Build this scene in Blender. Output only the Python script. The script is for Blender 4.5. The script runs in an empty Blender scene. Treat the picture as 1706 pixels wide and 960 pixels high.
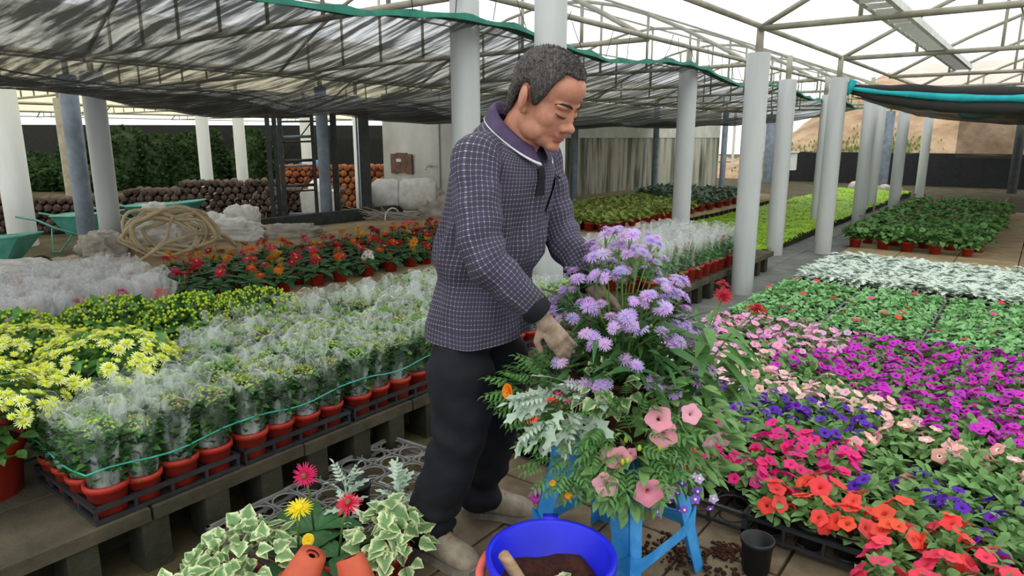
import bpy, bmesh, math, random
from mathutils import Vector, Matrix, Euler, noise
R = random.Random(11)
S = bpy.context.scene
COL = S.collection
rad = math.radians
PI = math.pi
TAU = 2 * math.pi

# ------------------------------------------------------------------ camera
cd = bpy.data.cameras.new('camera')
cam = bpy.data.objects.new('camera', cd)
COL.objects.link(cam)
cam.location = (0, 0, 1.4)
cam.rotation_euler = (rad(90 - 12.44), 0, rad(37.6))
cd.sensor_width = 36
cd.lens = 24.01
cd.clip_start = .05
cd.clip_end = 300
S.camera = cam

# ------------------------------------------------------------------ overcast sky and exposure
W = bpy.data.worlds.new('overcast_sky')
S.world = W
W.use_nodes = True
wn = W.node_tree
wn.nodes['Background'].inputs[0].default_value = (.93, .97, 1.0, 1)
wn.nodes['Background'].inputs[1].default_value = 1.55
sd = bpy.data.lights.new('hazy_sun', 'SUN')
sd.energy = .9
sd.angle = rad(60)
sd.color = (1, .98, .94)
sun = bpy.data.objects.new('hazy_sun', sd)
COL.objects.link(sun)
sun.rotation_euler = (rad(28), rad(18), 0)
S.view_settings.view_transform = 'Standard'
S.view_settings.look = 'None'
S.view_settings.gamma = 1
S.view_settings.exposure = 0.1
S.view_settings.use_curve_mapping = False
S.cycles.transparent_max_bounces = 40
S.cycles.max_bounces = 8

# ------------------------------------------------------------------ materials
def sr(c):
    """8-bit sRGB to linear"""
    return tuple((x / 255 / 12.92) if x / 255 <= .04045 else ((x / 255 + .055) / 1.055) ** 2.4 for x in c)


class NT:
    def __init__(s, name):
        s.m = bpy.data.materials.new(name)
        s.m.use_nodes = True
        s.t = s.m.node_tree
        s.t.nodes.clear()
        s.out = s.n('ShaderNodeOutputMaterial')

    def n(s, ty, **kw):
        nd = s.t.nodes.new(ty)
        for k, v in kw.items():
            if k.startswith('i'):
                nd.inputs[int(k[1:])].default_value = v
            else:
                setattr(nd, k, v)
        return nd

    def l(s, a, b):
        s.t.links.new(a, b)

    def math(s, op, a, b=None, clamp=False):
        nd = s.n('ShaderNodeMath', operation=op, use_clamp=clamp)
        for i, x in enumerate((a, b)):
            if x is None:
                continue
            if isinstance(x, (int, float)):
                nd.inputs[i].default_value = x
            else:
                s.l(x, nd.inputs[i])
        return nd.outputs[0]

    def noise(s, scale, detail=3, coord=None, vscale=None, rough=.6):
        nd = s.n('ShaderNodeTexNoise')
        nd.inputs['Scale'].default_value = scale
        nd.inputs['Detail'].default_value = detail
        nd.inputs['Roughness'].default_value = rough
        if coord is None:
            coord = s.n('ShaderNodeTexCoord').outputs['Object']
        if vscale:
            mp = s.n('ShaderNodeMapping')
            mp.inputs['Scale'].default_value = vscale
            s.l(coord, mp.inputs[0])
            coord = mp.outputs[0]
        s.l(coord, nd.inputs['Vector'])
        return nd.outputs[0]

    def ramp(s, fac, stops):
        nd = s.n('ShaderNodeValToRGB')
        cr = nd.color_ramp
        while len(cr.elements) < len(stops):
            cr.elements.new(.5)
        for e, (p, c) in zip(cr.elements, stops):
            e.position = p
            e.color = (*c, 1) if len(c) == 3 else c
        s.l(fac, nd.inputs[0])
        return nd.outputs[0]

    def mix(s, fac, a, b):
        nd = s.n('ShaderNodeMix', data_type='RGBA')
        for i, x in ((0, fac), (6, a), (7, b)):
            if isinstance(x, (int, float)):
                nd.inputs[i].default_value = x
            elif isinstance(x, tuple):
                nd.inputs[i].default_value = (*x, 1)
            else:
                s.l(x, nd.inputs[i])
        return nd.outputs[2]

    def fin(s, sh):
        s.l(sh, s.out.inputs[0])
        return s.m


def mat(name, c1, c2=None, rough=.6, nscale=25., bump=0., transl=0., metal=0., rand=0., spec=.35, vscale=None, lo=.35, hi=.65, objcol=False, bscale=None, world=False):
    t = NT(name)
    wc = t.n('ShaderNodeNewGeometry').outputs['Position'] if world else None
    a = sr(c1)
    b = sr(c2) if c2 else a
    if c2:
        f = t.noise(nscale, 4, coord=wc, vscale=vscale)
        col = t.ramp(f, [(lo, a), (hi, b)])
    else:
        rgb = t.n('ShaderNodeRGB')
        rgb.outputs[0].default_value = (*a, 1)
        col = rgb.outputs[0]
    if objcol:
        oi = t.n('ShaderNodeObjectInfo')
        mx = t.n('ShaderNodeMix', data_type='RGBA', blend_type='MULTIPLY')
        mx.inputs[0].default_value = 1
        t.l(col, mx.inputs[6])
        t.l(oi.outputs['Color'], mx.inputs[7])
        col = mx.outputs[2]
    if rand:
        oi = t.n('ShaderNodeObjectInfo')
        h = t.n('ShaderNodeHueSaturation')
        t.l(t.math('ADD', t.math('MULTIPLY', oi.outputs['Random'], rand), 1 - rand / 2), h.inputs['Value'])
        t.l(t.math('ADD', t.math('MULTIPLY', oi.outputs['Random'], rand * .06), .5 - rand * .03), h.inputs['Hue'])
        t.l(col, h.inputs['Color'])
        col = h.outputs[0]
    p = t.n('ShaderNodeBsdfPrincipled')
    t.l(col, p.inputs['Base Color'])
    p.inputs['Roughness'].default_value = rough
    p.inputs['Metallic'].default_value = metal
    p.inputs['Specular IOR Level'].default_value = spec
    if bump:
        bn = t.n('ShaderNodeBump')
        bn.inputs['Strength'].default_value = bump
        bn.inputs['Distance'].default_value = .01
        t.l(t.noise(bscale or nscale * 2, 5, coord=wc, vscale=vscale), bn.inputs['Height'])
        t.l(bn.outputs[0], p.inputs['Normal'])
    sh = p.outputs[0]
    if transl:
        tr = t.n('ShaderNodeBsdfTranslucent')
        t.l(col, tr.inputs[0])
        ms = t.n('ShaderNodeMixShader')
        ms.inputs[0].default_value = transl
        t.l(sh, ms.inputs[1])
        t.l(tr.outputs[0], ms.inputs[2])
        sh = ms.outputs[0]
    return t.fin(sh)


def sheet(name, col, lo, hi, nscale, vscale, rough=.3, d0=.35, d1=.65, transl=.3, col2=None):
    """woven or plastic sheet: density between lo and hi follows creases, on the clear sleeve also gloss streaks"""
    t = NT(name)
    f = t.noise(nscale, 5, vscale=vscale)
    den = t.n('ShaderNodeMapRange')
    for i, v in ((1, d0), (2, d1), (3, lo), (4, hi)):
        den.inputs[i].default_value = v
    t.l(f, den.inputs[0])
    p = t.n('ShaderNodeBsdfPrincipled')
    p.inputs['Base Color'].default_value = (*sr(col), 1)
    p.inputs['Roughness'].default_value = rough
    tl = t.n('ShaderNodeBsdfTranslucent')
    tl.inputs[0].default_value = (*sr(col2 or col), 1)
    m1 = t.n('ShaderNodeMixShader')
    m1.inputs[0].default_value = transl
    t.l(p.outputs[0], m1.inputs[1])
    t.l(tl.outputs[0], m1.inputs[2])
    tp = t.n('ShaderNodeBsdfTransparent')
    m2 = t.n('ShaderNodeMixShader')
    t.l(den.outputs[0], m2.inputs[0])
    t.l(tp.outputs[0], m2.inputs[1])
    t.l(m1.outputs[0], m2.inputs[2])
    return t.fin(m2.outputs[0])


M = {}
M['pvc'] = mat('grey_pvc', (178, 180, 176), (160, 163, 160), .45, 3, vscale=(1, 1, .15), rand=.08)
M['pvc_white'] = mat('white_pvc', (214, 216, 216), (196, 200, 200), .45, 3, vscale=(1, 1, .15))
M['steel_grey'] = mat('galvanised_steel', (122, 132, 142), (98, 106, 116), .5, 6, metal=.2)
M['steel_dark'] = mat('dark_painted_steel', (62, 66, 62), (44, 48, 46), .6, 8)
M['pipe'] = mat('roof_pipe_steel', (168, 164, 146), (140, 134, 116), .55, 5)
M['concrete'] = mat('mossy_concrete', (104, 96, 76), (70, 68, 50), .9, 4, bump=.5, bscale=60)
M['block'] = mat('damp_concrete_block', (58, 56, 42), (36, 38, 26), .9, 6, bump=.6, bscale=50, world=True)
M['paver'] = mat('old_paver', (82, 74, 57), (52, 49, 35), .9, 5, bump=.4, bscale=70, rand=.18, world=True)
M['paver_tan'] = mat('sandy_paver', (172, 152, 116), (146, 126, 92), .9, 4, bump=.3, bscale=60, rand=.12, world=True)
M['paver_brown'] = mat('brown_worn_paver', (128, 112, 90), (88, 76, 58), .9, 5, bump=.4, bscale=60, rand=.15, world=True)
M['slate'] = mat('grey_path_paver', (116, 118, 112), (92, 94, 88), .85, 4, bump=.3, bscale=60, rand=.12, world=True)
M['soil'] = mat('mossy_soil', (88, 78, 52), (56, 54, 30), .95, 3, bump=.8, bscale=45, world=True)
M['compost'] = mat('brown_compost', (84, 46, 28), (52, 28, 18), .95, 40, bump=1, bscale=120)
M['redpot'] = mat('red_plastic_pot', (176, 52, 36), (154, 42, 30), .5, 8, rand=.12, bump=.15, bscale=160)
M['blackpot'] = mat('black_plastic', (34, 35, 36), (24, 25, 26), .5, 10)
M['tray'] = mat('black_tray_plastic', (48, 50, 52), (36, 38, 40), .5, 12)
M['tray_grey'] = mat('dusty_grey_tray', (132, 130, 126), (104, 104, 102), .6, 14)
M['terracotta'] = mat('terracotta_plastic', (206, 98, 68), (186, 82, 56), .55, 9)
M['leaf'] = mat('green_leaf', (104, 150, 78), (66, 112, 52), .5, 12, transl=.2, rand=.25)
M['leaf_gern'] = mat('geranium_leaf', (126, 168, 98), (84, 130, 66), .5, 12, transl=.22, rand=.25)
M['leaf_dk'] = mat('dark_green_leaf', (54, 92, 44), (34, 66, 30), .5, 12, transl=.18, rand=.25)
M['leaf_ger'] = mat('gerbera_leaf', (76, 122, 72), (48, 88, 52), .5, 10, transl=.2, rand=.25)
M['leaf_pet'] = mat('petunia_leaf', (134, 172, 104), (94, 138, 74), .5, 14, transl=.25, rand=.2)
M['leaf_imp'] = mat('impatiens_leaf', (146, 196, 130), (104, 160, 94), .45, 14, transl=.25, rand=.2)
M['leaf_mari'] = mat('marigold_leaf', (118, 164, 92), (80, 130, 66), .5, 12, transl=.25, rand=.2)
M['leaf_aster'] = mat('aster_leaf', (72, 116, 58), (46, 84, 42), .45, 10, transl=.2, rand=.3)
M['silver'] = mat('silver_leaf', (202, 218, 198), (168, 190, 168), .7, 16, transl=.15, rand=.15)
M['silver_pale'] = mat('whitish_silver_leaf', (222, 232, 220), (192, 208, 192), .75, 14, transl=.15, rand=.12)  # whiter leaf colour of the dusty miller bed
M['lime'] = mat('lime_groundcover', (166, 202, 42), (128, 172, 26), .6, 5, transl=.25)
M['turf'] = mat('green_groundcover', (104, 148, 62), (70, 112, 44), .6, 10, transl=.2)
M['palegreen'] = mat('pale_green_seedling', (168, 182, 98), (130, 152, 70), .6, 8, transl=.2, rand=.2)
M['greyplant'] = mat('grey_green_leaf', (132, 152, 130), (100, 122, 100), .6, 8, transl=.1, rand=.2)
M['bud_y'] = mat('yellow_green_bud', (186, 204, 62), (146, 176, 44), .6, 12, transl=.1, rand=.2)
M['bud_g'] = mat('green_bud', (138, 166, 84), (104, 138, 62), .6, 12, rand=.25)
M['bud_r'] = mat('russet_bud', (140, 74, 50), (104, 96, 50), .6, 12, rand=.25)
M['petal'] = mat('petal', (255, 255, 255), None, .6, transl=.3, objcol=True, rand=.16)
M['petal_y'] = mat('creamy_yellow_petal', (244, 246, 176), (232, 240, 126), .6, 20, transl=.2, rand=.12)
M['yel_eye'] = mat('green_yellow_eye', (196, 206, 28), (176, 190, 20), .7, 20)
M['gold_eye'] = mat('golden_eye', (212, 168, 60), (180, 120, 40), .7, 30)
M['dark_eye'] = mat('dark_eye', (96, 52, 40), (150, 110, 60), .7, 30)
M['white_eye'] = mat('white_throat', (244, 236, 214), None, .7)
M['violet_eye'] = mat('violet_throat', (70, 20, 90), None, .7)
M['stem'] = mat('green_stem', (112, 146, 76), (88, 122, 56), .6, 12)
M['brown_stem'] = mat('brown_stem', (110, 90, 60), (86, 66, 44), .8, 12)
M['film'] = sheet('clear_plastic_sleeve', (226, 234, 230), .12, .82, 15, (1, 1, .3), .2, .48, .68, .35)  # pale streaks in the density put white gloss highlights into the film
M['film_w'] = sheet('hazy_plastic_sleeve', (236, 238, 238), .13, .7, 14, (1, 1, .3), .2, .45, .68, .4)
M['film_edge'] = sheet('sleeve_edge', (236, 240, 238), .12, .6, 40, (1, 1, 1), .25, .45, .65, .4)
M['roof_film_old'] = sheet('yellowed_roof_film', (238, 228, 194), .7, .8, 2.5, (.3, 3, 1), .6, .35, .65, .92)
M['roof_film'] = sheet('roof_film', (250, 250, 244), .35, .5, 2.5, (.3, 3, 1), .6, .35, .65, .92)
M['net'] = sheet('black_shade_net', (66, 67, 65), .50, .96, 4.2, (.35, 4.2, 1), .8, .36, .56, .12)
M['net_dense'] = sheet('dense_shade_net', (46, 44, 41), .9, .98, 2, (1, 1, 1), .8, .4, .6, .05)
M['net_thin'] = sheet('thin_shade_net', (66, 58, 48), .58, .74, 2, (1, 1, 1), .8, .4, .6, .05)
M['hem_green'] = mat('green_hem', (28, 116, 92), (22, 92, 74), .7, 12, transl=.15)
M['hem_teal'] = mat('teal_hem', (40, 184, 190), (28, 160, 168), .6, 10, transl=.1)
M['twine'] = mat('green_twine', (70, 178, 150), (50, 150, 124), .5, 30)
M['teal'] = mat('teal_painted_metal', (92, 168, 152), (74, 146, 130), .5, 6, bump=.1)
M['teal_in'] = mat('light_teal_tub', (142, 190, 174), (104, 166, 150), .6, 8)  # inside of the tub, a lighter teal than its outside
M['tyre'] = mat('rubber_tyre', (40, 40, 40), (30, 30, 30), .8, 10)
M['log'] = mat('stacked_clay_log', (98, 80, 72), (62, 50, 46), .9, 18, bump=.5, rand=.5)
M['log_or'] = mat('orange_clay_log', (166, 96, 60), (118, 68, 46), .9, 18, bump=.5, rand=.4)
M['sack'] = mat('white_woven_sack', (236, 234, 228), (208, 204, 196), .8, 8, bump=.8, bscale=14)
M['sack_d'] = mat('dusty_woven_sack', (196, 188, 176), (160, 152, 140), .85, 8, bump=.8, bscale=14)
M['hose'] = mat('cream_hose', (196, 180, 146), (172, 152, 116), .6, 6)
M['shed'] = mat('stained_sheet_steel', (196, 196, 190), (160, 158, 150), .4, 1.2, metal=.25, vscale=(1, 1, .7))
M['wallstain'] = None
M['dirt'] = mat('bare_earth', (188, 160, 128), (140, 112, 86), .95, 1.1, bump=1, bscale=3)
M['weed'] = mat('weed_green', (132, 160, 76), (92, 124, 52), .7, 8, transl=.2)
M['topiary'] = mat('dark_topiary', (62, 92, 48), (34, 56, 30), .7, 9, transl=.1, rand=.2)
M['blue'] = mat('worn_blue_paint', (74, 156, 216), (36, 124, 196), .5, 9, bump=.15)
M['bucket'] = mat('cobalt_plastic', (38, 44, 222), (30, 34, 200), .35, 8)
M['wire'] = mat('galvanised_wire', (186, 184, 178), None, .4, metal=.4)
M['coral_plastic'] = mat('coral_plastic_grip', (240, 112, 100), None, .5)
M['wood'] = mat('worn_wood', (176, 148, 112), (140, 112, 80), .7, 6, vscale=(1, 1, 8))
M['rust'] = mat('rusty_iron', (110, 66, 48), (84, 46, 34), .8, 20)
M['skin'] = mat('tanned_skin', (196, 138, 112), (178, 118, 94), .5, 22, bump=.12, bscale=160, spec=.4)
M['glove'] = mat('soiled_glove', (172, 150, 132), (128, 108, 92), .8, 30, bump=.3)
M['lip'] = mat('lip_skin', (170, 104, 90), None, .5)
M['trouser'] = mat('black_trouser_cloth', (23, 24, 31), (16, 17, 23), .85, 12, bump=.2, bscale=40)
M['shoe'] = mat('muddy_shoe_suede', (168, 156, 136), (124, 112, 94), .85, 14, bump=.4)
M['sole'] = mat('grey_rubber_sole', (150, 144, 130), (110, 104, 94), .8, 14)
M['lace'] = mat('orange_lace', (180, 120, 72), None, .8)
M['purple_cloth'] = mat('purple_knit', (82, 68, 98), (68, 56, 84), .85, 20, bump=.2, bscale=200)
M['white_cloth'] = mat('white_knit', (232, 230, 228), None, .8)
M['brow'] = mat('dark_hair', (46, 38, 34), None, .8)
M['whitebox'] = mat('pale_box', (232, 232, 226), (206, 206, 198), .6, 6)
M['wicker'] = mat('brown_board', (120, 92, 78), (92, 66, 54), .8, 10)
M['bluesheet'] = mat('blue_tarp', (60, 130, 200), None, .6)


def hair_mat():
    t = NT('salt_and_pepper_hair')
    f = t.noise(260, 2, vscale=(1, 1, .4))
    c = t.ramp(f, [(.38, sr((50, 45, 42))), (.55, sr((72, 66, 62))), (.75, sr((120, 114, 108)))])
    p = t.n('ShaderNodeBsdfPrincipled')
    p.inputs['Roughness'].default_value = .7
    t.l(c, p.inputs['Base Color'])
    b = t.n('ShaderNodeBump')
    b.inputs['Strength'].default_value = .7
    b.inputs['Distance'].default_value = .004
    t.l(t.noise(220, 2, vscale=(1, 1, .4)), b.inputs['Height'])
    t.l(b.outputs[0], p.inputs['Normal'])
    return t.fin(p.outputs[0])


M['hair'] = hair_mat()


def shirt_mat():
    """navy purple cloth woven with broken white lines, laid out in metres on the cloth's own UVs"""
    t = NT('checked_shirt_cloth')
    uv = t.n('ShaderNodeUVMap', uv_map='UVMap').outputs[0]
    sx = t.n('ShaderNodeSeparateXYZ')
    t.l(uv, sx.inputs[0])
    s = .0138
    u = t.math('DIVIDE', sx.outputs[0], s)
    v = t.math('DIVIDE', sx.outputs[1], s)
    fu, fv = t.math('FRACT', u), t.math('FRACT', v)
    A = t.math('LESS_THAN', fu, .2)
    B = t.math('LESS_THAN', fv, .17)
    dv = t.math('LESS_THAN', t.math('FRACT', t.math('MULTIPLY', v, 3)), .55)
    du = t.math('LESS_THAN', t.math('FRACT', t.math('MULTIPLY', u, 3)), .55)
    line = t.math('MAXIMUM', t.math('MULTIPLY', A, dv), t.math('MULTIPLY', B, du))
    cross = t.math('MULTIPLY', A, B)
    pat = t.math('ADD', t.math('MULTIPLY', line, .17), t.math('MULTIPLY', cross, .6), clamp=True)
    base = t.ramp(t.noise(6, 3), [(.35, sr((46, 43, 60))), (.65, sr((62, 56, 80)))])
    c = t.mix(pat, base, sr((214, 208, 206)))
    p = t.n('ShaderNodeBsdfPrincipled')
    p.inputs['Roughness'].default_value = .85
    t.l(c, p.inputs['Base Color'])
    b = t.n('ShaderNodeBump')
    b.inputs['Strength'].default_value = .3
    b.inputs['Distance'].default_value = .01
    t.l(t.noise(30, 3), b.inputs['Height'])
    t.l(b.outputs[0], p.inputs['Normal'])
    return t.fin(p.outputs[0])


M['shirt'] = shirt_mat()


def ivy_mat():
    """variegated leaf: green heart, cream margin, from the leaf's own UV (u = 0 at the vein, 1 at the margin)"""
    t = NT('variegated_ivy_leaf')
    uv = t.n('ShaderNodeUVMap', uv_map='UVMap').outputs[0]
    sx = t.n('ShaderNodeSeparateXYZ')
    t.l(uv, sx.inputs[0])
    nz = t.noise(45, 3)
    f = t.math('ADD', sx.outputs[0], t.math('MULTIPLY', t.math('SUBTRACT', nz, .5), .9))
    c = t.ramp(f, [(.42, sr((112, 148, 92))), (.66, sr((160, 186, 122))), (.9, sr((224, 228, 180)))])
    oi = t.n('ShaderNodeObjectInfo')
    h = t.n('ShaderNodeHueSaturation')
    t.l(t.math('ADD', t.math('MULTIPLY', oi.outputs['Random'], .3), .85), h.inputs['Value'])
    t.l(c, h.inputs['Color'])
    p = t.n('ShaderNodeBsdfPrincipled')
    p.inputs['Roughness'].default_value = .45
    t.l(h.outputs[0], p.inputs['Base Color'])
    tr = t.n('ShaderNodeBsdfTranslucent')
    t.l(h.outputs[0], tr.inputs[0])
    ms = t.n('ShaderNodeMixShader')
    ms.inputs[0].default_value = .18
    t.l(p.outputs[0], ms.inputs[1])
    t.l(tr.outputs[0], ms.inputs[2])
    return t.fin(ms.outputs[0])


M['ivy'] = ivy_mat()


def wall_mat():
    t = NT('rain_streaked_concrete')
    f = t.noise(2.2, 5, vscale=(3, 3, .25))
    g = t.noise(.9, 3, vscale=(1, 1, .4))
    s = t.math('ADD', t.math('MULTIPLY', f, .6), t.math('MULTIPLY', g, .4))
    c = t.ramp(s, [(.36, sr((58, 62, 48))), (.46, sr((112, 112, 94))), (.56, sr((176, 174, 156)))])
    p = t.n('ShaderNodeBsdfPrincipled')
    p.inputs['Roughness'].default_value = .9
    t.l(c, p.inputs['Base Color'])
    return t.fin(p.outputs[0])


M['wallstain'] = wall_mat()
M['wallclean'] = mat('pale_render_band', (206, 206, 194), (184, 184, 170), .9, 3)

# ------------------------------------------------------------------ mesh helpers
class MB:
    def __init__(s):
        s.v, s.f, s.mi, s.uv = [], [], [], {}

    def add(s, vs, fs, m=0):
        o = len(s.v)
        s.v += [tuple(p) for p in vs]
        s.f += [tuple(i + o for i in q) for q in fs]
        s.mi += [m] * len(fs)
        return o

    def box(s, c, h, m=0, rot=None, taper=1.):
        vs = []
        for z in (-1, 1):
            k = taper if z > 0 else 1
            for x, y in ((-1, -1), (1, -1), (1, 1), (-1, 1)):
                p = Vector((x * h[0] * k, y * h[1] * k, z * h[2]))
                if rot is not None:
                    p = rot @ p
                vs.append(p + Vector(c))
        s.add(vs, [(3, 2, 1, 0), (4, 5, 6, 7), (0, 1, 5, 4), (1, 2, 6, 5), (2, 3, 7, 6), (3, 0, 4, 7)], m)

    def tube(s, pts, rads, n=8, m=0, cap=True, uv=False):
        pts = [Vector(p) for p in pts]
        if not isinstance(rads, (list, tuple)):
            rads = [rads] * len(pts)
        vs, fs = [], []
        t0 = (pts[1] - pts[0]).normalized()
        ref = Vector((0, 0, 1)) if abs(t0.z) < .9 else Vector((1, 0, 0))
        nrm = t0.cross(ref).normalized()
        d = 0
        o0 = len(s.v)
        for i, p in enumerate(pts):
            if i == 0:
                t = t0
            elif i == len(pts) - 1:
                t = (pts[i] - pts[i - 1]).normalized()
            else:
                t = ((pts[i] - pts[i - 1]).normalized() + (pts[i + 1] - pts[i]).normalized()).normalized()
            nrm = (nrm - t * nrm.dot(t)).normalized()
            b = t.cross(nrm)
            if i:
                d += (p - pts[i - 1]).length
            for k in range(n):
                a = TAU * k / n
                vs.append(p + (nrm * math.cos(a) + b * math.sin(a)) * rads[i])
                if uv:
                    s.uv[o0 + len(vs) - 1] = (a * rads[i], d)
        for i in range(len(pts) - 1):
            for k in range(n):
                k2 = (k + 1) % n
                fs.append((i * n + k, i * n + k2, (i + 1) * n + k2, (i + 1) * n + k))
        if cap:
            fs.append(tuple(range(n - 1, -1, -1)))
            fs.append(tuple((len(pts) - 1) * n + k for k in range(n)))
        s.add(vs, fs, m)

    def lathe(s, prof, n=16, m=0, c=(0, 0, 0), wob=None):
        vs, fs = [], []
        for i, (r, z) in enumerate(prof):
            for k in range(n):
                a = TAU * k / n
                rr = r * (1 + (wob(i, a) if wob else 0))
                vs.append((c[0] + rr * math.cos(a), c[1] + rr * math.sin(a), c[2] + z))
        for i in range(len(prof) - 1):
            for k in range(n):
                k2 = (k + 1) % n
                fs.append((i * n + k, i * n + k2, (i + 1) * n + k2, (i + 1) * n + k))
        s.add(vs, fs, m)

    def ell(s, c, r, rot=None, nu=14, nv=9, m=0):
        vs, fs = [], []
        for j in range(nv + 1):
            ph = PI * j / nv
            for i in range(nu):
                a = TAU * i / nu
                p = Vector((r[0] * math.sin(ph) * math.cos(a), r[1] * math.sin(ph) * math.sin(a), -r[2] * math.cos(ph)))
                if rot is not None:
                    p = rot @ p
                vs.append(p + Vector(c))
        for j in range(nv):
            for i in range(nu):
                i2 = (i + 1) % nu
                fs.append((j * nu + i, j * nu + i2, (j + 1) * nu + i2, (j + 1) * nu + i))
        s.add(vs, fs, m)

    def leaf(s, p, d, nrm, L, Wd, prof, droop=.15, fold=.2, m=0, t0=0.):
        """leaf blade in two halves along a vein; prof = [(t, halfwidth)]"""
        d = Vector(d).normalized()
        nrm = Vector(nrm)
        sd = nrm.cross(d)
        if sd.length < 1e-4:
            sd = Vector((1, 0, 0)).cross(d)
        sd.normalize()
        nrm = d.cross(sd)
        p = Vector(p)
        vs = []
        o0 = len(s.v)
        for t, w in prof:
            q = p + d * (L * t) - nrm * (droop * L * t * t)
            e = nrm * (fold * w * Wd)
            vs += [q + sd * (w * Wd) + e, q, q - sd * (w * Wd) + e]
        k = len(prof)
        fs = []
        for i in range(k - 1):
            a = i * 3
            fs += [(a, a + 1, a + 4, a + 3), (a + 1, a + 2, a + 5, a + 4)]
        for i in range(k):
            s.uv[o0 + 3 * i] = (1, prof[i][0])
            s.uv[o0 + 3 * i + 1] = (0 if 0 < i < k - 1 else .8, prof[i][0])
            s.uv[o0 + 3 * i + 2] = (1, prof[i][0])
        s.add(vs, fs, m)

    def mesh(s, name, mats, smooth=True):
        me = bpy.data.meshes.new(name)
        me.from_pydata(s.v, [], s.f)
        for mm in mats if isinstance(mats, (list, tuple)) else [mats]:
            me.materials.append(M[mm] if isinstance(mm, str) else mm)
        me.polygons.foreach_set('material_index', s.mi)
        if smooth:
            me.polygons.foreach_set('use_smooth', [True] * len(s.f))
        if s.uv:
            ul = me.uv_layers.new(name='UVMap')
            for lp in me.loops:
                ul.data[lp.index].uv = s.uv.get(lp.vertex_index, (0, 0))
        me.update()
        return me


OV = [(0, .04), (.3, .38), (.6, .42), (.85, .22), (1, .02)]
OV3 = [(0, .05), (.45, .45), (1, .03)]
LAN = [(0, .05), (.3, .4), (.65, .32), (1, .02)]
RND = [(0, .1), (.25, .48), (.6, .5), (.9, .28), (1, .04)]
GER = [(0, .08), (.3, .3), (.45, .42), (.6, .4), (.85, .36), (1, .06)]
LOB = [(0, .05), (.11, .16), (.2, .38), (.23, .13), (.32, .2), (.43, .5), (.47, .16), (.57, .2), (.68, .42), (.72, .14), (.8, .17), (.89, .26), (.92, .1), (1, .03)]
IVY = [(-.1, .06), (-.08, .3), (.06, .52), (.2, .44), (.36, .5), (.55, .34), (.8, .17), (1, .02)]
PETAL = [(0, .1), (.6, .5), (1, .18)]


def ob(name, me, parent=None, loc=(0, 0, 0), rot=None, sc=None, color=None):
    o = bpy.data.objects.new(name, me)
    COL.objects.link(o)
    if parent is not None:
        o.parent = parent
    o.location = loc
    if rot is not None:
        o.rotation_euler = rot
    if sc is not None:
        o.scale = (sc, sc, sc) if isinstance(sc, (int, float)) else sc
    if color is not None:
        o.color = (*sr(color), 1)
    return o


def tag(o, label=None, cat=None, group=None, kind=None):
    for k, v in (('label', label), ('category', cat), ('group', group), ('kind', kind)):
        if v:
            o[k] = v
    return o


def thing(name, label, cat, loc=(0, 0, 0), rz=0., group=None, sc=None):
    o = ob(name, None, None, loc, (0, 0, rz), sc)
    o.empty_display_size = .05
    return tag(o, label, cat, group)


def aim(o, pos, d, nrm, sc=1.):
    """local frame: x axis along d, z axis along nrm"""
    d = Vector(d).normalized()
    nrm = Vector(nrm)
    y = nrm.cross(d)
    if y.length < 1e-4:
        y = Vector((.3, 1, .2)).cross(d)
    y.normalize()
    z = d.cross(y)
    m = Matrix((d, y, z)).transposed().to_4x4()
    m.translation = Vector(pos)
    o.matrix_local = m @ Matrix.Scale(sc, 4)
    return o


def face_up(o, pos, axis, sc=1., spin=None):
    """local z axis along axis, random spin"""
    z = Vector(axis).normalized()
    a = R.uniform(0, TAU) if spin is None else spin
    q = Vector((0, 0, 1)).rotation_difference(z)
    m = q.to_matrix().to_4x4() @ Matrix.Rotation(a, 4, 'Z') @ Matrix.Scale(sc, 4)
    m.translation = Vector(pos)
    o.matrix_local = m
    return o


def rv(s=1.):
    return Vector((R.uniform(-s, s), R.uniform(-s, s), R.uniform(-s, s)))


def struct(name, mb, mats, label=None, cat=None, smooth=False, loc=(0, 0, 0)):
    return tag(ob(name, mb.mesh(name, mats, smooth), None, loc), label, cat, None, 'structure')


PILS = []
ORD = ['first', 'second', 'third', 'fourth', 'fifth', 'sixth', 'seventh', 'eighth', 'ninth', 'tenth', 'eleventh', 'twelfth', 'thirteenth', 'fourteenth', 'fifteenth', 'sixteenth', 'seventeenth', 'eighteenth', 'nineteenth', 'twentieth', 'twenty-first', 'twenty-second', 'twenty-third', 'twenty-fourth', 'twenty-fifth', 'twenty-sixth', 'twenty-seventh', 'twenty-eighth', 'twenty-ninth', 'thirtieth']


def clear(x, y, m=.09):
    return all(math.hypot(x - a, y - b) > r + m for a, b, r in PILS)


def in_view(x, y, z=.2, m=60):
    """is a point inside the photograph's frame (with a margin)? unseen repeats are left out"""
    a, th, f = rad(37.6), rad(12.44), 1138.
    k = -x * math.sin(a) + y * math.cos(a)
    u = x * math.cos(a) + y * math.sin(a)
    w = z - 1.4
    dep = k * math.cos(th) - w * math.sin(th)
    if dep < .1:
        return False
    px = 853 + f * u / dep
    py = 480 + f * (-k * math.sin(th) - w * math.cos(th)) / dep
    return -m < px < 1706 + m and -m < py < 960 + m

# ================================================================== THE PLACE
# world axes: Y runs along the benches, X across them; ground is z = 0
def noisy_grid(x0, x1, y0, y1, nx, ny, zf):
    mb = MB()
    vs = [(x0 + (x1 - x0) * i / nx, y0 + (y1 - y0) * j / ny, zf(x0 + (x1 - x0) * i / nx, y0 + (y1 - y0) * j / ny)) for j in range(ny + 1) for i in range(nx + 1)]
    fs = [(j * (nx + 1) + i, j * (nx + 1) + i + 1, (j + 1) * (nx + 1) + i + 1, (j + 1) * (nx + 1) + i) for j in range(ny) for i in range(nx)]
    mb.add(vs, fs)
    return mb


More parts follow.
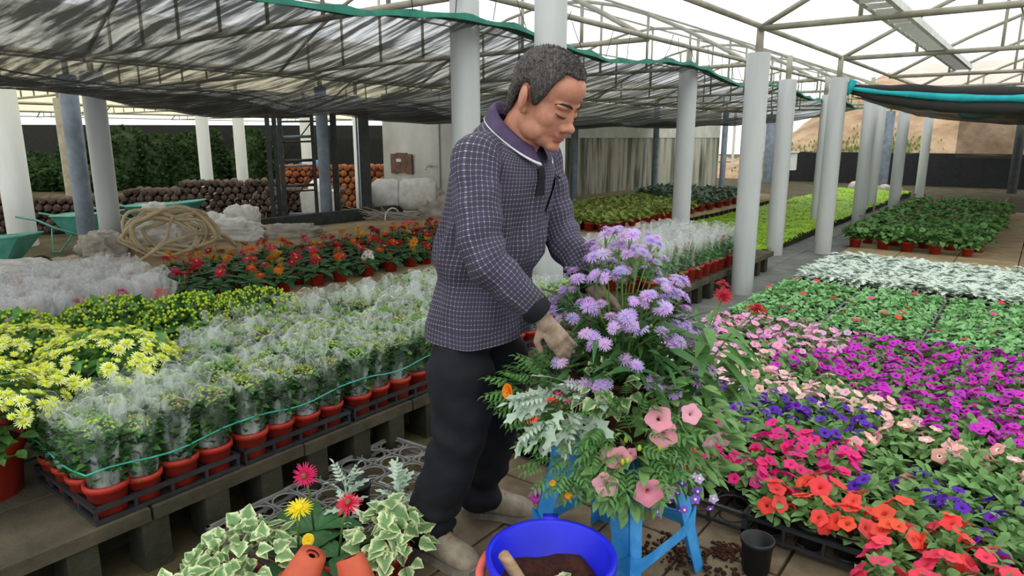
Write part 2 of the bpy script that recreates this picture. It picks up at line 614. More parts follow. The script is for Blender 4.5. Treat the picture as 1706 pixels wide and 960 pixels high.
floor = struct('floor', noisy_grid(-45, 14, -6, 60, 60, 66, lambda x, y: -.03), ['soil'], 'damp mossy soil ground of the nursery', 'ground')

# loose gravel and soil crumbs in the aisle beside the bench (uncountable)
mb = MB()
for i in range(1400):
    x, y = R.uniform(-2.15, -1.72), R.uniform(.5, 3.6)
    s = R.uniform(.002, .007)
    mb.ell((x, y, -.03 + s * .3), (s * R.uniform(.8, 1.8), s, s * .6), Matrix.Rotation(R.uniform(0, PI), 3, 'Z'), 5, 3, R.randint(0, 1))
tag(ob('gravel', mb.mesh('gravel', ['paver_brown', 'compost'])), 'fine gravel and soil crumbs on the ground beside the bench', 'gravel', None, 'stuff')


def pavers(parent, x0, x1, y0, y1, sx, sy, z, mname, gap=.008, th=.04, name='paver', stag=0):
    mb = MB()
    h = (sx / 2 - gap / 2, sy / 2 - gap / 2, th / 2)
    b = .004
    vs = []
    for k, (zz, ins) in enumerate(((-h[2], 0), (h[2] - b, 0), (h[2], b))):
        for a, c in ((-1, -1), (1, -1), (1, 1), (-1, 1)):
            vs.append((a * (h[0] - ins), c * (h[1] - ins), zz))
    fs = [(8, 9, 10, 11)]
    for k in (0, 4):
        for i in range(4):
            fs.append((k + i, k + (i + 1) % 4, k + 4 + (i + 1) % 4, k + 4 + i))
    mb.add(vs, fs)
    me = mb.mesh(name, [mname], False)
    nx, ny = round((x1 - x0) / sx), round((y1 - y0) / sy)
    c = 0
    for i in range(nx):
        for j in range(ny):
            x, y = x0 + (i + .5) * sx, y0 + (j + .5) * sy + (stag * sy if i % 2 else 0)
            if not in_view(x, y, z, 160):
                continue
            ob(name, me, parent, (x, y, z - th / 2 + R.uniform(-.003, .003)), (R.uniform(-.006, .006), R.uniform(-.006, .006), R.uniform(-.008, .008)))
            c += 1
    return c


# paving under the man and the stool, and between the right-hand beds
pavers(floor, -1.72, .08, .9, 6.6, .3, .3, 0, 'paver_brown', .01)
pavers(floor, -1.9, .5, 6.6, 16.2, .6, .6, .0, 'paver_tan', .01)
pavers(floor, -2.62, -1.9, 3.6, 16.2, .36, .36, 0, 'slate', .008)
mb = MB()
for x, y, r_ in ((-.86, 2.02, .10), (-.72, 1.98, .13), (-.62, 1.9, .1), (-.95, 1.9, .07), (-.7, 2.12, .06)):
    for i in range(90):
        a, q = R.uniform(0, TAU), R.random() ** .6 * r_
        s = R.uniform(.003, .009)
        mb.ell((x + q * math.cos(a), y + q * math.sin(a), s * .5 + .02 * max(0, 1 - q / r_) * R.random()), (s * 1.3, s, s), None, 5, 3)
tag(ob('soil_spill', mb.mesh('soil_spill', ['compost'])), 'spilled brown compost crumbs under the blue stool', 'soil', None, 'stuff')


# raised benches: pavers on low concrete blocks
def bench(name, label, x0, x1, y0, y1, z, pm, sx, sy, edge=True):
    root = thing(name, label, 'bench', (0, 0, 0))
    root['kind'] = 'structure'
    pavers(root, x0, x1, y0, y1, sx, sy, z, pm, .008, .05)
    mb = MB()
    for side in (x1 - .07,):
        blk = MB()
        blk.box((0, 0, 0), (.06, .045, (z - .05 + .03) / 2))
        bm_ = blk.mesh('support_block', ['block'], False)
        n = int((y1 - y0) / .22)
        for i in range(n):
            y = y0 + .11 + i * .22
            if in_view(side, y, .1, 120):
                ob('support_block', bm_, root, (side + R.uniform(-.01, .01), y + R.uniform(-.015, .015), (z - .05 - .03) / 2))
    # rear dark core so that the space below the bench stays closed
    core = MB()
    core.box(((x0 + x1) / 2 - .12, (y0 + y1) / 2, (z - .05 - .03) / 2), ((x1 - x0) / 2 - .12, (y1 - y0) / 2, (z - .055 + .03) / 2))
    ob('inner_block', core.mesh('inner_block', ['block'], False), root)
    return root


bench('floor_bench', 'low bench of mossy concrete pavers on blocks carrying the wrapped chrysanthemums', -4.0, -2.2, -.3, 7.5, .2, 'paver', .36, .6)
bench('floor_platform', 'sandy paver platform carrying the gerbera pots', -7.9, -4.35, .2, 15.2, .2, 'paver_tan', .5918, .6)

# dark edging board behind the gerberas
mb = MB()
mb.box((-7.96, 5.4, .17), (.02, 2.1, .2))
tag(ob('edging_board', mb.mesh('edging_board', ['steel_dark'], False)), 'long black edging board behind the gerbera pots', 'board')


# ---------------------------------------------------------------- pillars
def pillar(x, y, top, m, label, r=.1, pipe=True, lean=0., group=None):
    root = thing('pillar', label, 'pillar', (x, y, 0), R.uniform(0, 6), group)
    root['kind'] = 'structure'
    mb = MB()
    mb.lathe([(r, -.03), (r, top), (r * .96, top + .004), (r * .3, top + .004)], 24)
    ob('sleeve', mb.mesh('sleeve', [m]), root)
    if pipe:
        mb = MB()
        mb.tube([(0, 0, top - .02), (0, 0, 2.32)], .032, 10)
        ob('steel_pipe', mb.mesh('steel_pipe', ['pipe']), root)
    return root


G = 'grey wrapped roof pillars'
PIL = [(-3.15, 3.58, 2.27, 'pvc', 'grey pillar behind the man\'s back, in front of the steel shed', .098),
       (-2.56, 3.72, 2.34, 'pvc', 'grey pillar rising directly behind the man\'s head', .103),
       (-3.13, 7.13, 2.13, 'pvc', 'grey pillar just beyond the lavender asters', .098),
       (-2.07, 6.15, 2.10, 'pvc', 'thick grey pillar standing on the path beyond the dahlias', .098),
       (-2.50, 8.50, 2.05, 'pvc', 'grey pillar at the near corner of the lime bed', .098),
       (-2.06, 8.98, 2.08, 'pvc', 'grey pillar carrying the end of the teal-hemmed net', .1),
       (-2.32, 12.3, 2.06, 'pvc', 'grey pillar beside the geranium pots, under the net', .1),
       (-2.22, 14.9, 2.05, 'pvc', 'grey pillar at the far left of the geranium pots', .1),
       (-2.62, 14.9, 2.05, 'pvc', 'grey pillar close behind another at the far geraniums', .09),
       (-2.35, 19.3, 2.05, 'pvc', 'slim pale pillar before the black fence, end of the row', .1),
       (-2.9, 11.9, 2.05, 'pvc', 'thin pillar half hidden behind the net-end pillar', .06),
       (-8.41, 3.37, 2.1, 'pvc', 'thick pale grey pillar rising beside the hose coil', .115),
       (-9.08, 3.37, 2.1, 'steel_grey', 'slim dark steel pillar in front of the teal wheelbarrow', .1),
       (-10.8, 3.22, 2.1, 'pvc_white', 'white pillar behind the wheelbarrow at the frame edge', .17),
       (-11.2, 6.1, 2.1, 'pvc_white', 'white pillar standing behind the log stack', .1),
       (-11.6, 7.0, 2.1, 'pvc_white', 'bluish white pillar at the right end of the log stack', .1),
       (-14.5, 5.2, 2.1, 'pipe', 'thin beige pillar far behind the log stack', .09),
       (-8.35, 6.35, 2.1, 'steel_grey', 'blue-grey pillar in front of the dark steel scaffold', .085),
       (-9.5, 7.95, 2.1, 'pvc_white', 'slim white pillar at the corner of the steel shed', .07),
       (-12.4, 9.0, 2.1, 'pvc_white', 'pale pillar seen through the dark scaffold', .11),
       (-7.0, 11.0, 2.1, 'steel_grey', 'slim grey pillar before the streaked wall, near the shed', .065),
       (-7.3, 15.0, 2.1, 'steel_grey', 'slim grey pillar at the middle of the streaked wall', .07),
       (-7.4, 19.6, 2.1, 'steel_grey', 'slim grey pillar at the far end of the streaked wall', .08),
       (-7.0, 22.4, 2.1, 'steel_grey', 'blue-grey pillar before the black fence, beside the wall', .14),
       (-3.55, 21.6, 2.1, 'steel_grey', 'blue-grey pillar before the fence, beyond the lime bed', .12),
       (-.62, 22.2, 2.1, 'steel_dark', 'dark pillar behind the geraniums at the frame edge', .11)]
for x, y, top, m, lab, r_ in PIL:
    pillar(x, y, top, m, lab, r_, True, group=G)
    PILS.append((x, y, r_))


# ---------------------------------------------------------------- roof: three arched houses side by side
def arch(x, x0, w, eave=2.3, rise=1.05):
    t = (x - x0) / w
    return eave + rise * math.sin(PI * min(1, max(0, t)))


HOUSES = [('right', -2.07, 6.2, ), ('middle', -9.0, 5.9), ('outer', -15.6, 6.2), ('far', -22.4, 6.4), ('distant', -29.4, 6.6), ('remotest', -36.4, 6.6)]
YT = [.6, 3.55, 6.12, 9.0, 12.1, 15.0, 18.2, 21.6, 24.6]
for hi, (hn, x0, w) in enumerate(HOUSES):
    mb = MB()
    n = 14
    ys = [-4] + YT + [27]
    vs = [(x0 + w * i / n, y, arch(x0 + w * i / n, x0, w) + .06) for y in ys for i in range(n + 1)]
    fs = [(j * (n + 1) + i, j * (n + 1) + i + 1, (j + 1) * (n + 1) + i + 1, (j + 1) * (n + 1) + i) for j in range(len(ys) - 1) for i in range(n)]
    mb.add(vs, fs)
    struct('roof_film', mb, ['roof_film' if hi < 2 else 'roof_film_old'], {'right': 'bright translucent film roof above the petunia and geranium beds', 'middle': 'translucent film roof above the black shade net and gerberas', 'outer': 'creamy film roof above the wheelbarrows and log stack', 'far': 'distant creamy film roof above the topiary columns', 'distant': 'creamy film roof beyond the topiary yard', 'remotest': 'remotest creamy film roof of the nursery'}[hn], 'roof', True)
    for yi, y in enumerate(YT):
        if hi > 1 and yi % 2:
            continue
        root = thing('roof_truss', 'beige steel pipe roof truss, %s above the %s' % (['first', 'second', 'third', 'fourth', 'fifth', 'sixth', 'seventh', 'eighth', 'ninth'][yi], {'right': 'petunia side beds', 'middle': 'black shade net', 'outer': 'log stack yard', 'far': 'topiary yard', 'distant': 'ground beyond the topiary', 'remotest': 'remotest ground'}[hn]), 'truss', (0, 0, 0), 0, 'roof trusses')
        root['kind'] = 'structure'
        t = MB()
        t.tube([(x0, y, 2.3), (x0 + w, y, 2.3)], .026, 8)
        ob('tie_beam', t.mesh('tie_beam', ['pipe']), root)
        t = MB()
        t.tube([(x0 + w * i / 12, y, arch(x0 + w * i / 12, x0, w)) for i in range(13)], .024, 8)
        ob('arch_rib', t.mesh('arch_rib', ['pipe']), root)
        for k in (1, 2, 3, 4, 5, 6, 7):
            xx = x0 + w * k / 8
            t = MB()
            t.tube([(xx, y, 2.3), (xx, y, arch(xx, x0, w))], .018, 6)
            ob('strut', t.mesh('strut', ['pipe']), root)
    for k, lab in ((0, 'eave'), (3, 'lower'), (6, 'ridge'), (9, 'upper'), (12, 'outer eave')):
        xx = x0 + w * k / 12
        t = MB()
        t.tube([(xx, -4, arch(xx, x0, w) + .02), (xx, 27, arch(xx, x0, w) + .02)], .024 if k in (0, 12) else .014, 8)
        tag(ob('roof_purlin', t.mesh('roof_purlin', ['pipe'])), 'long beige %s pipe running along the roof above the %s' % (lab, {'right': 'petunia side beds', 'middle': 'black shade net', 'outer': 'log stack yard', 'far': 'topiary yard', 'distant': 'ground beyond the topiary', 'remotest': 'remotest ground'}[hn]), 'pipe', 'roof purlins', 'structure')
# white lattice ladder laid on the ties above the right-hand beds
root = thing('lattice_ladder', 'white plastic-wrapped lattice ladder laid over the roof ties', 'ladder', (-1.12, 0, 2.37))
for s_ in (-.09, .09):
    t = MB()
    t.box((s_, 8.6, 0), (.02, 3.4, .03))
    ob('rail', t.mesh('rail', ['whitebox'], False), root)
t = MB()
t.box((0, 0, 0), (.08, .06, .02), rot=Matrix.Rotation(.5, 3, 'X'))
rm = t.mesh('rung', ['whitebox'], False)
for i in range(24):
    ob('rung', rm, root, (0, 5.35 + i * .28, 0))

# ---------------------------------------------------------------- shade nets
def net_z(x, y):
    """sagging cloth between the post row (x=-2.95) and the far side (x=-8.6)"""
    u = (x + 2.95) / -5.65
    hem = 2.08 + .05 * math.cos((y - 3.6) * TAU / 3.1) - .01 * max(0, y - 6)
    far = 2.02
    mid = 1.63 - .03 * math.sin(y * .9) - .03 * math.sin(y * 2.1 + 1) + max(0, 4.2 - y) * .07 + max(0, y - 13) * .05
    base = hem * (1 - u) + far * u
    dip = (hem + far) / 2 - mid
    return base - dip * (1 - (2 * u - 1) ** 2) * (1 + .12 * math.sin(3 * y + 5 * u)) + .02 * noise.noise(Vector((x * 2, y * 3, 0)))


root = thing('shade_net', 'large black shade net with green hem sagging above the gerberas', 'shade net', (0, 0, 0))
mb = noisy_grid(-8.6, -2.95, -1.5, 15.6, 46, 120, net_z)
ob('mesh_cloth', mb.mesh('mesh_cloth', ['net']), root)
mb = MB()
n = 240
vs = []
for i in range(n + 1):
    y = -1.5 + 17.1 * i / n
    sc_ = .022 * abs(math.sin(y * 6.5))
    z = net_z(-2.95, y)
    vs += [(-3.03, y, net_z(-3.03, y) + .004), (-2.94, y, z + .025 - sc_), (-2.925, y, z - .025)]
fs = []
for i in range(n):
    a = i * 3
    fs += [(a, a + 1, a + 4, a + 3), (a + 1, a + 2, a + 5, a + 4)]
mb.add(vs, fs)
ob('green_hem', mb.mesh('green_hem', ['hem_green']), root)
mb = noisy_grid(-6.9, -5.3, -1.5, 15.4, 14, 100, lambda x, y: net_z(x, y) - .02)  # second net layer added to darken the lowest sag
ob('second_layer', mb.mesh('second_layer', ['net']), root)
t = MB()
t.tube([(-5.2, -1.5 + 17.1 * i / 60, net_z(-5.2, -1.5 + 17.1 * i / 60) + .004) for i in range(61)], .006, 5)
ob('seam', t.mesh('seam', ['steel_dark']), root)
tm = MB()
tm.tube([(0, 0, 0), (.03, .02, .1), (.05, .03, .22)], .003, 5)
tm = tm.mesh('tie_cord', ['steel_dark'])
for i in range(34):
    y = 2.9 + i * .36
    ob('tie_cord', tm, root, (-2.94, y, net_z(-2.95, y) + .01), (R.uniform(-.3, .3), R.uniform(-.3, .3), R.uniform(0, 6)))

# second net, gathered at its near edge, above the geraniums
root = thing('shade_net', 'gathered dark shade net with teal hem above the geraniums', 'shade net', (0, 0, 0))


def net2_z(x, y):
    u = (x + 1.95) / 4.2
    sag = .5 * max(0, u) * max(0, 1 - u) * 1.25
    return 1.98 - sag + .02 * noise.noise(Vector((x * 2, y, 3))) - .1 * math.sin(PI * min(1, (y - 9.1) / 13))


mb = noisy_grid(-1.95, 2.25, 9.12, 21.8, 40, 40, lambda x, y: net2_z(x, y) - .1)
ob('mesh_cloth', mb.mesh('mesh_cloth', ['net_dense']), root)


def roll(z0, r0, amp, m, name, yo):
    mb = MB()
    pts, rr = [], []
    for i in range(41):
        x = -1.95 + 4.2 * i / 40
        u = i / 40
        pts.append((x, 9.08 + yo, net2_z(x, 9.1) + z0 * (.35 + .65 * min(1, u * 6))))
        rr.append(r0 * (.5 + .5 * min(1, u * 5)) * (1 + amp * noise.noise(Vector((x * 5, z0 * 9, 1)))))
    mb.tube(pts, rr, 12)
    ob(name, mb.mesh(name, [m]), root)


roll(.03, .055, .4, 'net_dense', 'gathered_fold', .02)
roll(-.035, .038, .3, 'hem_teal', 'teal_hem', -.035)
roll(-.12, .075, .35, 'net_dense', 'gathered_fold', .03)
t = MB()
t.box((-1.94, 9.05, 1.985), (.035, .05, .075), rot=Matrix.Rotation(.3, 3, 'Y'))
t.box((-1.99, 9.04, 1.93), (.02, .03, .05), rot=Matrix.Rotation(-.4, 3, 'Y'))
ob('end_knot', t.mesh('end_knot', ['hem_teal']), root)
# side net hanging behind the geraniums
root = thing('hanging_net', 'brownish net curtain with teal corner hanging before the earth bank', 'shade net', (0, 0, 0))
mb = noisy_grid(0, 1, 0, 1, 24, 8, lambda x, y: 0)
mb.v = [(-2.05 + 5.5 * u, 22.9 + .06 * math.sin(u * 40), .85 + v * 1.25) for u, v, z in mb.v]
ob('mesh_cloth', mb.mesh('mesh_cloth', ['net_thin']), root)
t = MB()
t.tube([(-2.15, 22.85, 2.1), (-1.9, 22.85, 1.93), (-1.3, 22.85, 1.99), (-1, 22.85, 2.03)], [.02, .07, .06, .01], 8)
ob('teal_corner', t.mesh('teal_corner', ['hem_teal']), root)

# ---------------------------------------------------------------- walls, fence, bank
mb = MB()
mb.box((-8.45, 8.5, 1.05), (.95, .06, 1.1))
sh = struct('wall_shed', mb, ['shed'], 'stained galvanised steel shed wall behind the man', 'wall')
t = MB()
t.box((-8.02, 8.425, 1.05), (.012, .012, 1.08))
ob('seam_strip', t.mesh('seam_strip', ['shed'], False), sh)
mb = MB()
mb.box((-7.75, 14.2, .68), (.08, 5.7, .72))
wc = struct('wall_streaked', mb, ['wallstain'], 'rain-streaked mossy concrete wall behind the seedling pots', 'wall')
t = MB()
t.box((-7.74, 14.2, 1.75), (.085, 5.7, .36))
ob('render_band', t.mesh('render_band', ['wallclean'], False), wc)
mb = noisy_grid(0, 1, 0, 1, 80, 6, lambda x, y: 0)
mb.v = [(-7.6 + 12 * u, 24 + .05 * math.sin(u * 70) + .03 * math.sin(u * 190), -.03 + v * (.95 + .01 * math.sin(u * 33))) for u, v, z in mb.v]
root = thing('mesh_fence', 'low black mesh fence in front of the earth bank', 'fence', (0, 0, 0))
ob('mesh_cloth', mb.mesh('mesh_cloth', ['blackpot']), root)
t = MB()
t.tube([(-7.6, 24.06, .93), (4.4, 24.06, .93)], .015, 6)
ob('top_rail', t.mesh('top_rail', ['steel_dark']), root)


def bank(x, y):
    t = max(0, y - 24.3)
    h = 4.6 * (1 - math.exp(-t / 6)) * (1 / (1 + math.exp(-(x + 8.4) * 1.1)))
    return -.03 + h * 1.15 + .22 * noise.noise(Vector((x * .7, y * .7, 0))) * min(1, t / 2) + .08 * noise.noise(Vector((x * 2.3, y * 2.3, 4))) * min(1, t / 2)


struct('ground_bank', noisy_grid(-20, 14, 24.3, 50, 110, 80, bank), ['dirt'], 'bare brown earth bank rising behind the fence', 'bank', True)
mb = MB()
for i in range(1500):
    x = R.choice((R.gauss(-5.2, .7), R.gauss(-4.2, .6), R.gauss(-7.8, .5)))
    y = 24.9 + abs(R.gauss(0, .7))
    z = bank(x, y)
    a = R.uniform(0, TAU)
    mb.leaf((x, y, z), (math.cos(a) * .6, math.sin(a) * .6, 1), (math.cos(a), math.sin(a), -.4), R.uniform(.06, .16), .08, OV3, .3, .2)
tag(ob('weeds', mb.mesh('weeds', ['weed'])), 'green weeds growing along the foot of the earth bank', 'weeds', None, 'stuff')
# white railing beyond the wall
root = thing('railing', 'white metal railing beyond the streaked wall', 'railing', (0, 0, 0))
for i in range(9):
    t = MB()
    t.box((-11.2 + i * .3, 27.5, 1.3), (.05 if i == 4 else .02, .02, 1.2))
    ob('baluster', t.mesh('baluster', ['pvc_white'], False), root)
t = MB()
t.box((-10, 27.5, 2.4), (1.4, .025, .03))
ob('top_rail', t.mesh('top_rail', ['pvc_white'], False), root)
# post box
root = thing('meter_box', 'pale grey box on a thin post before the black fence', 'box', (-6.05, 21.0, 0))
t = MB(); t.box((0, 0, .72), (.27, .15, .25)); ob('box_body', t.mesh('box_body', ['whitebox'], False), root)
t = MB(); t.box((0, 0, .985), (.31, .19, .02)); ob('lid', t.mesh('lid', ['whitebox'], False), root)
t = MB(); t.tube([(0, 0, -.03), (0, 0, .5)], .035, 8); ob('post', t.mesh('post', ['pvc_white']), root)

# lime bed
def limez(x, y):
    return .10 + .035 * noise.noise(Vector((x * 3, y * 3, 0))) + .02 * noise.noise(Vector((x * 8, y * 8, 2)))


mb = MB()
mb.box((-3.42, 13.8, .02), (.86, 5.7, .06))
ob_ = struct('floor_bed', mb, ['block'], 'low concrete kerb bed holding the lime groundcover', 'bed')
mb = noisy_grid(-4.3, -2.55, 8.05, 19.6, 34, 150, limez)
for i in range(16000):
    x, y = R.uniform(-4.3, -2.52), 8.0 + 11.6 * R.random() ** 1.4
    a = R.uniform(0, TAU)
    mb.leaf((x, y, limez(x, y) - .01), (math.cos(a), math.sin(a), R.uniform(.3, 1.3)), (-math.cos(a), -math.sin(a), 1), R.uniform(.02, .05), .03, OV3, .3, .2)
tag(ob('groundcover', mb.mesh('groundcover', ['lime'])), 'bright lime green groundcover filling the bed between pillars', 'groundcover', None, 'stuff')
mb = MB()
for i in range(5):
    mb.ell((-4.0 + i * .25 + R.uniform(-.1, .1), 20.2 + R.uniform(-.2, .2), .08), (.16, .14, .12 + .05 * (i == 0)), None, 9, 6)
    tag(ob('boulder', mb.mesh('boulder', ['sack_d'])), 'grey boulder at the far end of the lime bed', 'boulder', 'boulders behind the lime bed')
    mb = MB()

# ================================================================== YARD BEHIND THE GERBERAS
def wheelbarrow(x, y, rz, label, z=0., sc=.74):
    """local +x points to the wheel, handles towards -x"""
    root = thing('wheelbarrow', label, 'wheelbarrow', (x, y, z), rz, 'teal wheelbarrows', sc)
    mb = MB()
    top = [(-.42, -.32), (.62, -.26), (.62, .26), (-.42, .32)]
    bot = [(-.22, -.2), (.3, -.16), (.3, .16), (-.22, .2)]

    def ring(pts, z, k=5):
        out = []
        for i in range(4):
            a, b = Vector((*pts[i], 0)), Vector((*pts[(i + 1) % 4], 0))
            for j in range(k):
                p = a.lerp(b, (j + .0) / k)
                # rounded corners
                if j == 0:
                    c = sum((Vector((*q, 0)) for q in pts), Vector()) / 4
                    p = p.lerp(c, .07)
                out.append((p.x, p.y, z + (.1 * max(0, p.x) if z > .4 else 0)))
        return out
    r1, r2 = ring(top, .62), ring(bot, .3)
    r3, r4 = [(a * .95, b * .93, c - .0) for a, b, c in r1], [(a * .95, b * .93, c + .015) for a, b, c in r2]
    n = len(r1)
    mb.add(r1 + r2, [(i, n + i, n + (i + 1) % n, (i + 1) % n) for i in range(n)] + [tuple(range(n, 2 * n))], 0)
    mb.add(r3 + r4, [(i, (i + 1) % n, n + (i + 1) % n, n + i) for i in range(n)] + [tuple(range(2 * n - 1, n - 1, -1))], 1)
    mb.add(r1 + r3, [(i, (i + 1) % n, n + (i + 1) % n, n + i) for i in range(n)], 0)
    tub = ob('tub', mb.mesh('tub', ['teal', 'teal_in'], False), root)
    t = MB()
    t.tube([Vector(p) for p in r1 + [r1[0]]], .014, 6)
    ob('rim', t.mesh('rim', ['teal']), tub)
    for s in (-1, 1):
        t = MB()
        t.tube([(.62, .06 * s, .2), (.1, .17 * s, .27), (-.35, .24 * s, .42), (-.62, .28 * s, .56), (-.95, .29 * s, .62)], .018, 8)
        ob('handle', t.mesh('handle', ['teal']), root)
        t = MB()
        t.tube([(-.1, .2 * s, .3), (-.3, .26 * s, .02), (-.42, .27 * s, .02), (-.4, .25 * s, .42)], .014, 6)
        ob('leg', t.mesh('leg', ['teal']), root)
    t = MB()
    t.lathe([(.08, -.04), (.17, -.045), (.2, 0), (.17, .045), (.08, .04)], 18)
    w = ob('wheel', t.mesh('wheel', ['tyre']), root, (.68, 0, .2), (PI / 2, 0, 0))
    t = MB()
    t.lathe([(.01, -.05), (.08, -.03), (.08, .03), (.01, .05)], 12)
    ob('hub', t.mesh('hub', ['teal']), w)
    return root


wheelbarrow(-9.62, 3.55, rad(38), 'teal wheelbarrow standing behind the slim dark pillar', -.02)
wheelbarrow(-9.55, 4.5, rad(40), 'empty teal wheelbarrow tub raised above the white sacks', -.06, .9)
wheelbarrow(-8.05, 2.1, rad(38), 'teal wheelbarrow cut by the frame edge, nearest the wrapped gerberas', -.02)
wheelbarrow(-10.25, 2.3, rad(30), 'bright teal wheelbarrow behind the white pillar, handles raised', .12)

# log stacks: seen end on, every log a thing
def logpile(x0, y0, x1, y1, hs, m, label, group, lim, r=.055):
    """hs: list of (t, height) along the stack"""
    d = Vector((x1 - x0, y1 - y0, 0))
    L = d.length
    d.normalize()
    nrm = Vector((d.y, -d.x, 0))   # towards the camera side
    mb = MB()
    mb.tube([(0, 0, 0), (.02, 0, 0), (.45, 0, 0)], [r * .8, r, r], 7)
    me = mb.mesh('clay_log', [m])
    rest = MB()
    row, z, c = 0, r * .9, 0
    cand = []
    while z < 1.4:
        k = 0
        s = r + (r if row % 2 else 0)
        while s < L - r:
            t = s / L
            hh = next((h0 + (h1 - h0) * (t - t0) / (t1 - t0) for (t0, h0), (t1, h1) in zip(hs, hs[1:]) if t0 <= t <= t1), 0)
            if z < hh:
                p = Vector((x0, y0, 0)) + d * s + nrm * R.uniform(-.05, .05)
                cand.append((p.x + R.uniform(-.008, .008), p.y, z + R.uniform(-.008, .008)))
            s += 2 * r
        z += r * 1.74
        row += 1
    az = math.atan2(-nrm.y, -nrm.x)
    R.shuffle(cand)
    cand.sort(key=lambda p: -p[2])
    for i, (x, y, zz) in enumerate(cand):
        if i < lim:
            tag(ob('clay_log', me, None, (x, y, zz), (R.uniform(0, 6), R.uniform(-.04, .04), az + R.uniform(-.06, .06)), R.uniform(.88, 1.0)), label, 'log', group)
        else:
            f = Vector((math.cos(az), math.sin(az), 0))
            rest.tube([Vector((x, y, zz)), Vector((x, y, zz)) + f * .02, Vector((x, y, zz)) + f * .45], [r * .8, r, r], 7)
    if rest.v:
        tag(ob('clay_logs', rest.mesh('clay_logs', [m])), label.replace('clay log in', 'clay logs low in'), 'logs', None, 'stuff')


logpile(-12.3, 3.1, -9.75, 6.5, [(0, .5), (.35, .56), (.62, .6), (.68, .76), (.98, .7), (1, .6)], 'log', 'brown clay log in the long stack behind the wheelbarrows', 'logs of the long stack', 210, .06)
logpile(-10.9, 7.0, -9.9, 7.9, [(0, .5), (1, .56)], 'log', 'brown clay log in the short stack beside the scaffold', 'logs of the short stack', 40, .06)
logpile(-12.4, 8.2, -10.6, 9.6, [(0, .85), (1, .82)], 'log_or', 'orange clay log in the far stack seen past the scaffold', 'orange logs', 45, .07)


def sack(x, y, z, sx, sy, sz, rz, m, label, group=None, tilt=0.):
    mb = MB()
    nu, nv = 64, 40
    sd_ = R.uniform(0, 50)
    for j in range(nv + 1):
        ph = PI * j / nv
        for i in range(nu):
            a = TAU * i / nu
            e = .55
            cx, sx_ = math.cos(a), math.sin(a)
            px = math.copysign(abs(cx) ** e, cx) * max(0, math.sin(ph)) ** .6
            py = math.copysign(abs(sx_) ** e, sx_) * max(0, math.sin(ph)) ** .6
            pz = -math.cos(ph)
            k = 1 + .3 * noise.noise(Vector((px * 2 + sd_, py * 2, pz * 2))) + .42 * (.35 - abs(noise.noise(Vector((px * 3 + sd_, py * 3.5, pz * 2.5))))) + .14 * (.3 - abs(noise.noise(Vector((px * 8 + sd_, py * 9, pz * 6)))))
            mb.v.append((px * sx * k * .86, py * sy * k * .86, pz * sz * k))
    for j in range(nv):
        for i in range(nu):
            mb.f.append((j * nu + i, j * nu + (i + 1) % nu, (j + 1) * nu + (i + 1) % nu, (j + 1) * nu + i))
            mb.mi.append(0)
    return tag(ob('sack', mb.mesh('sack', [m]), None, (x, y, z - .03), (tilt, 0, rz)), label, 'sack', group)


sack(-8.15, 4.35, .3, .36, .28, .2, .5, 'sack', 'plump white sack leaning against the tub right of the hose')
sack(-7.6, 3.55, .34, .34, .26, .2, .7, 'sack', 'white sack lying under the hose coil')
sack(-7.65, 4.45, .3, .36, .24, .15, .8, 'sack', 'white folded sack at the right end of the sack heap')
sack(-7.35, 5.0, .27, .4, .22, .1, 1.0, 'sack_d', 'flat dusty sack spread at the edge of the black board')
sack(-7.7, 2.98, .3, .25, .2, .16, .2, 'sack_d', 'small dusty sack between the two near pillars')
sack(-7.25, 2.05, .25, .42, .15, .1, .95, 'sack', 'long white sheet bundle in front of the pillar bases', None, .1)
sack(-7.95, 4.75, .42, .22, .16, .16, .9, 'sack', 'peaked white sack behind the folded one')
sack(-8.35, 3.85, .52, .14, .12, .14, .2, 'sack', 'upright white sack end poking above the hose')
# hose coil
mb = MB()
for k in range(9):
    pts = []
    cx, cy, cz = -7.15 + R.uniform(-.1, .1), 3.45 + R.uniform(-.12, .12), .41 + R.uniform(-.05, .05)
    ra, rb = R.uniform(.3, .44), R.uniform(.16, .25)
    tl = R.uniform(-.5, .3)
    for i in range(29):
        a = TAU * i / 28
        u, v = ra * math.cos(a + k), rb * math.sin(a + k)
        # coil plane faces the camera, leaning back over the sack
        lat = u
        up = v + .04 * math.sin(3 * a + k)
        pts.append((cx + lat * .62 - .22 * up * .5 + .04 * math.sin(2 * a + k), cy + lat * .78 + tl * .1 * math.sin(a), cz + up))
    mb.tube(pts, .019, 8)
mb.tube([(-7.0, 3.1, .23), (-6.98, 3.3, .38), (-7.1, 3.45, .6), (-7.05, 3.75, .55), (-6.9, 4.0, .24), (-6.85, 3.95, .22)], .019, 8)
mb.tube([(-6.9, 3.0, .22), (-6.9, 3.25, .36), (-6.95, 3.6, .42), (-6.9, 3.9, .38), (-6.85, 4.0, .24)], .019, 8)
tag(ob('garden_hose', mb.mesh('garden_hose', ['hose'])), 'cream garden hose coiled over the white sacks', 'hose')

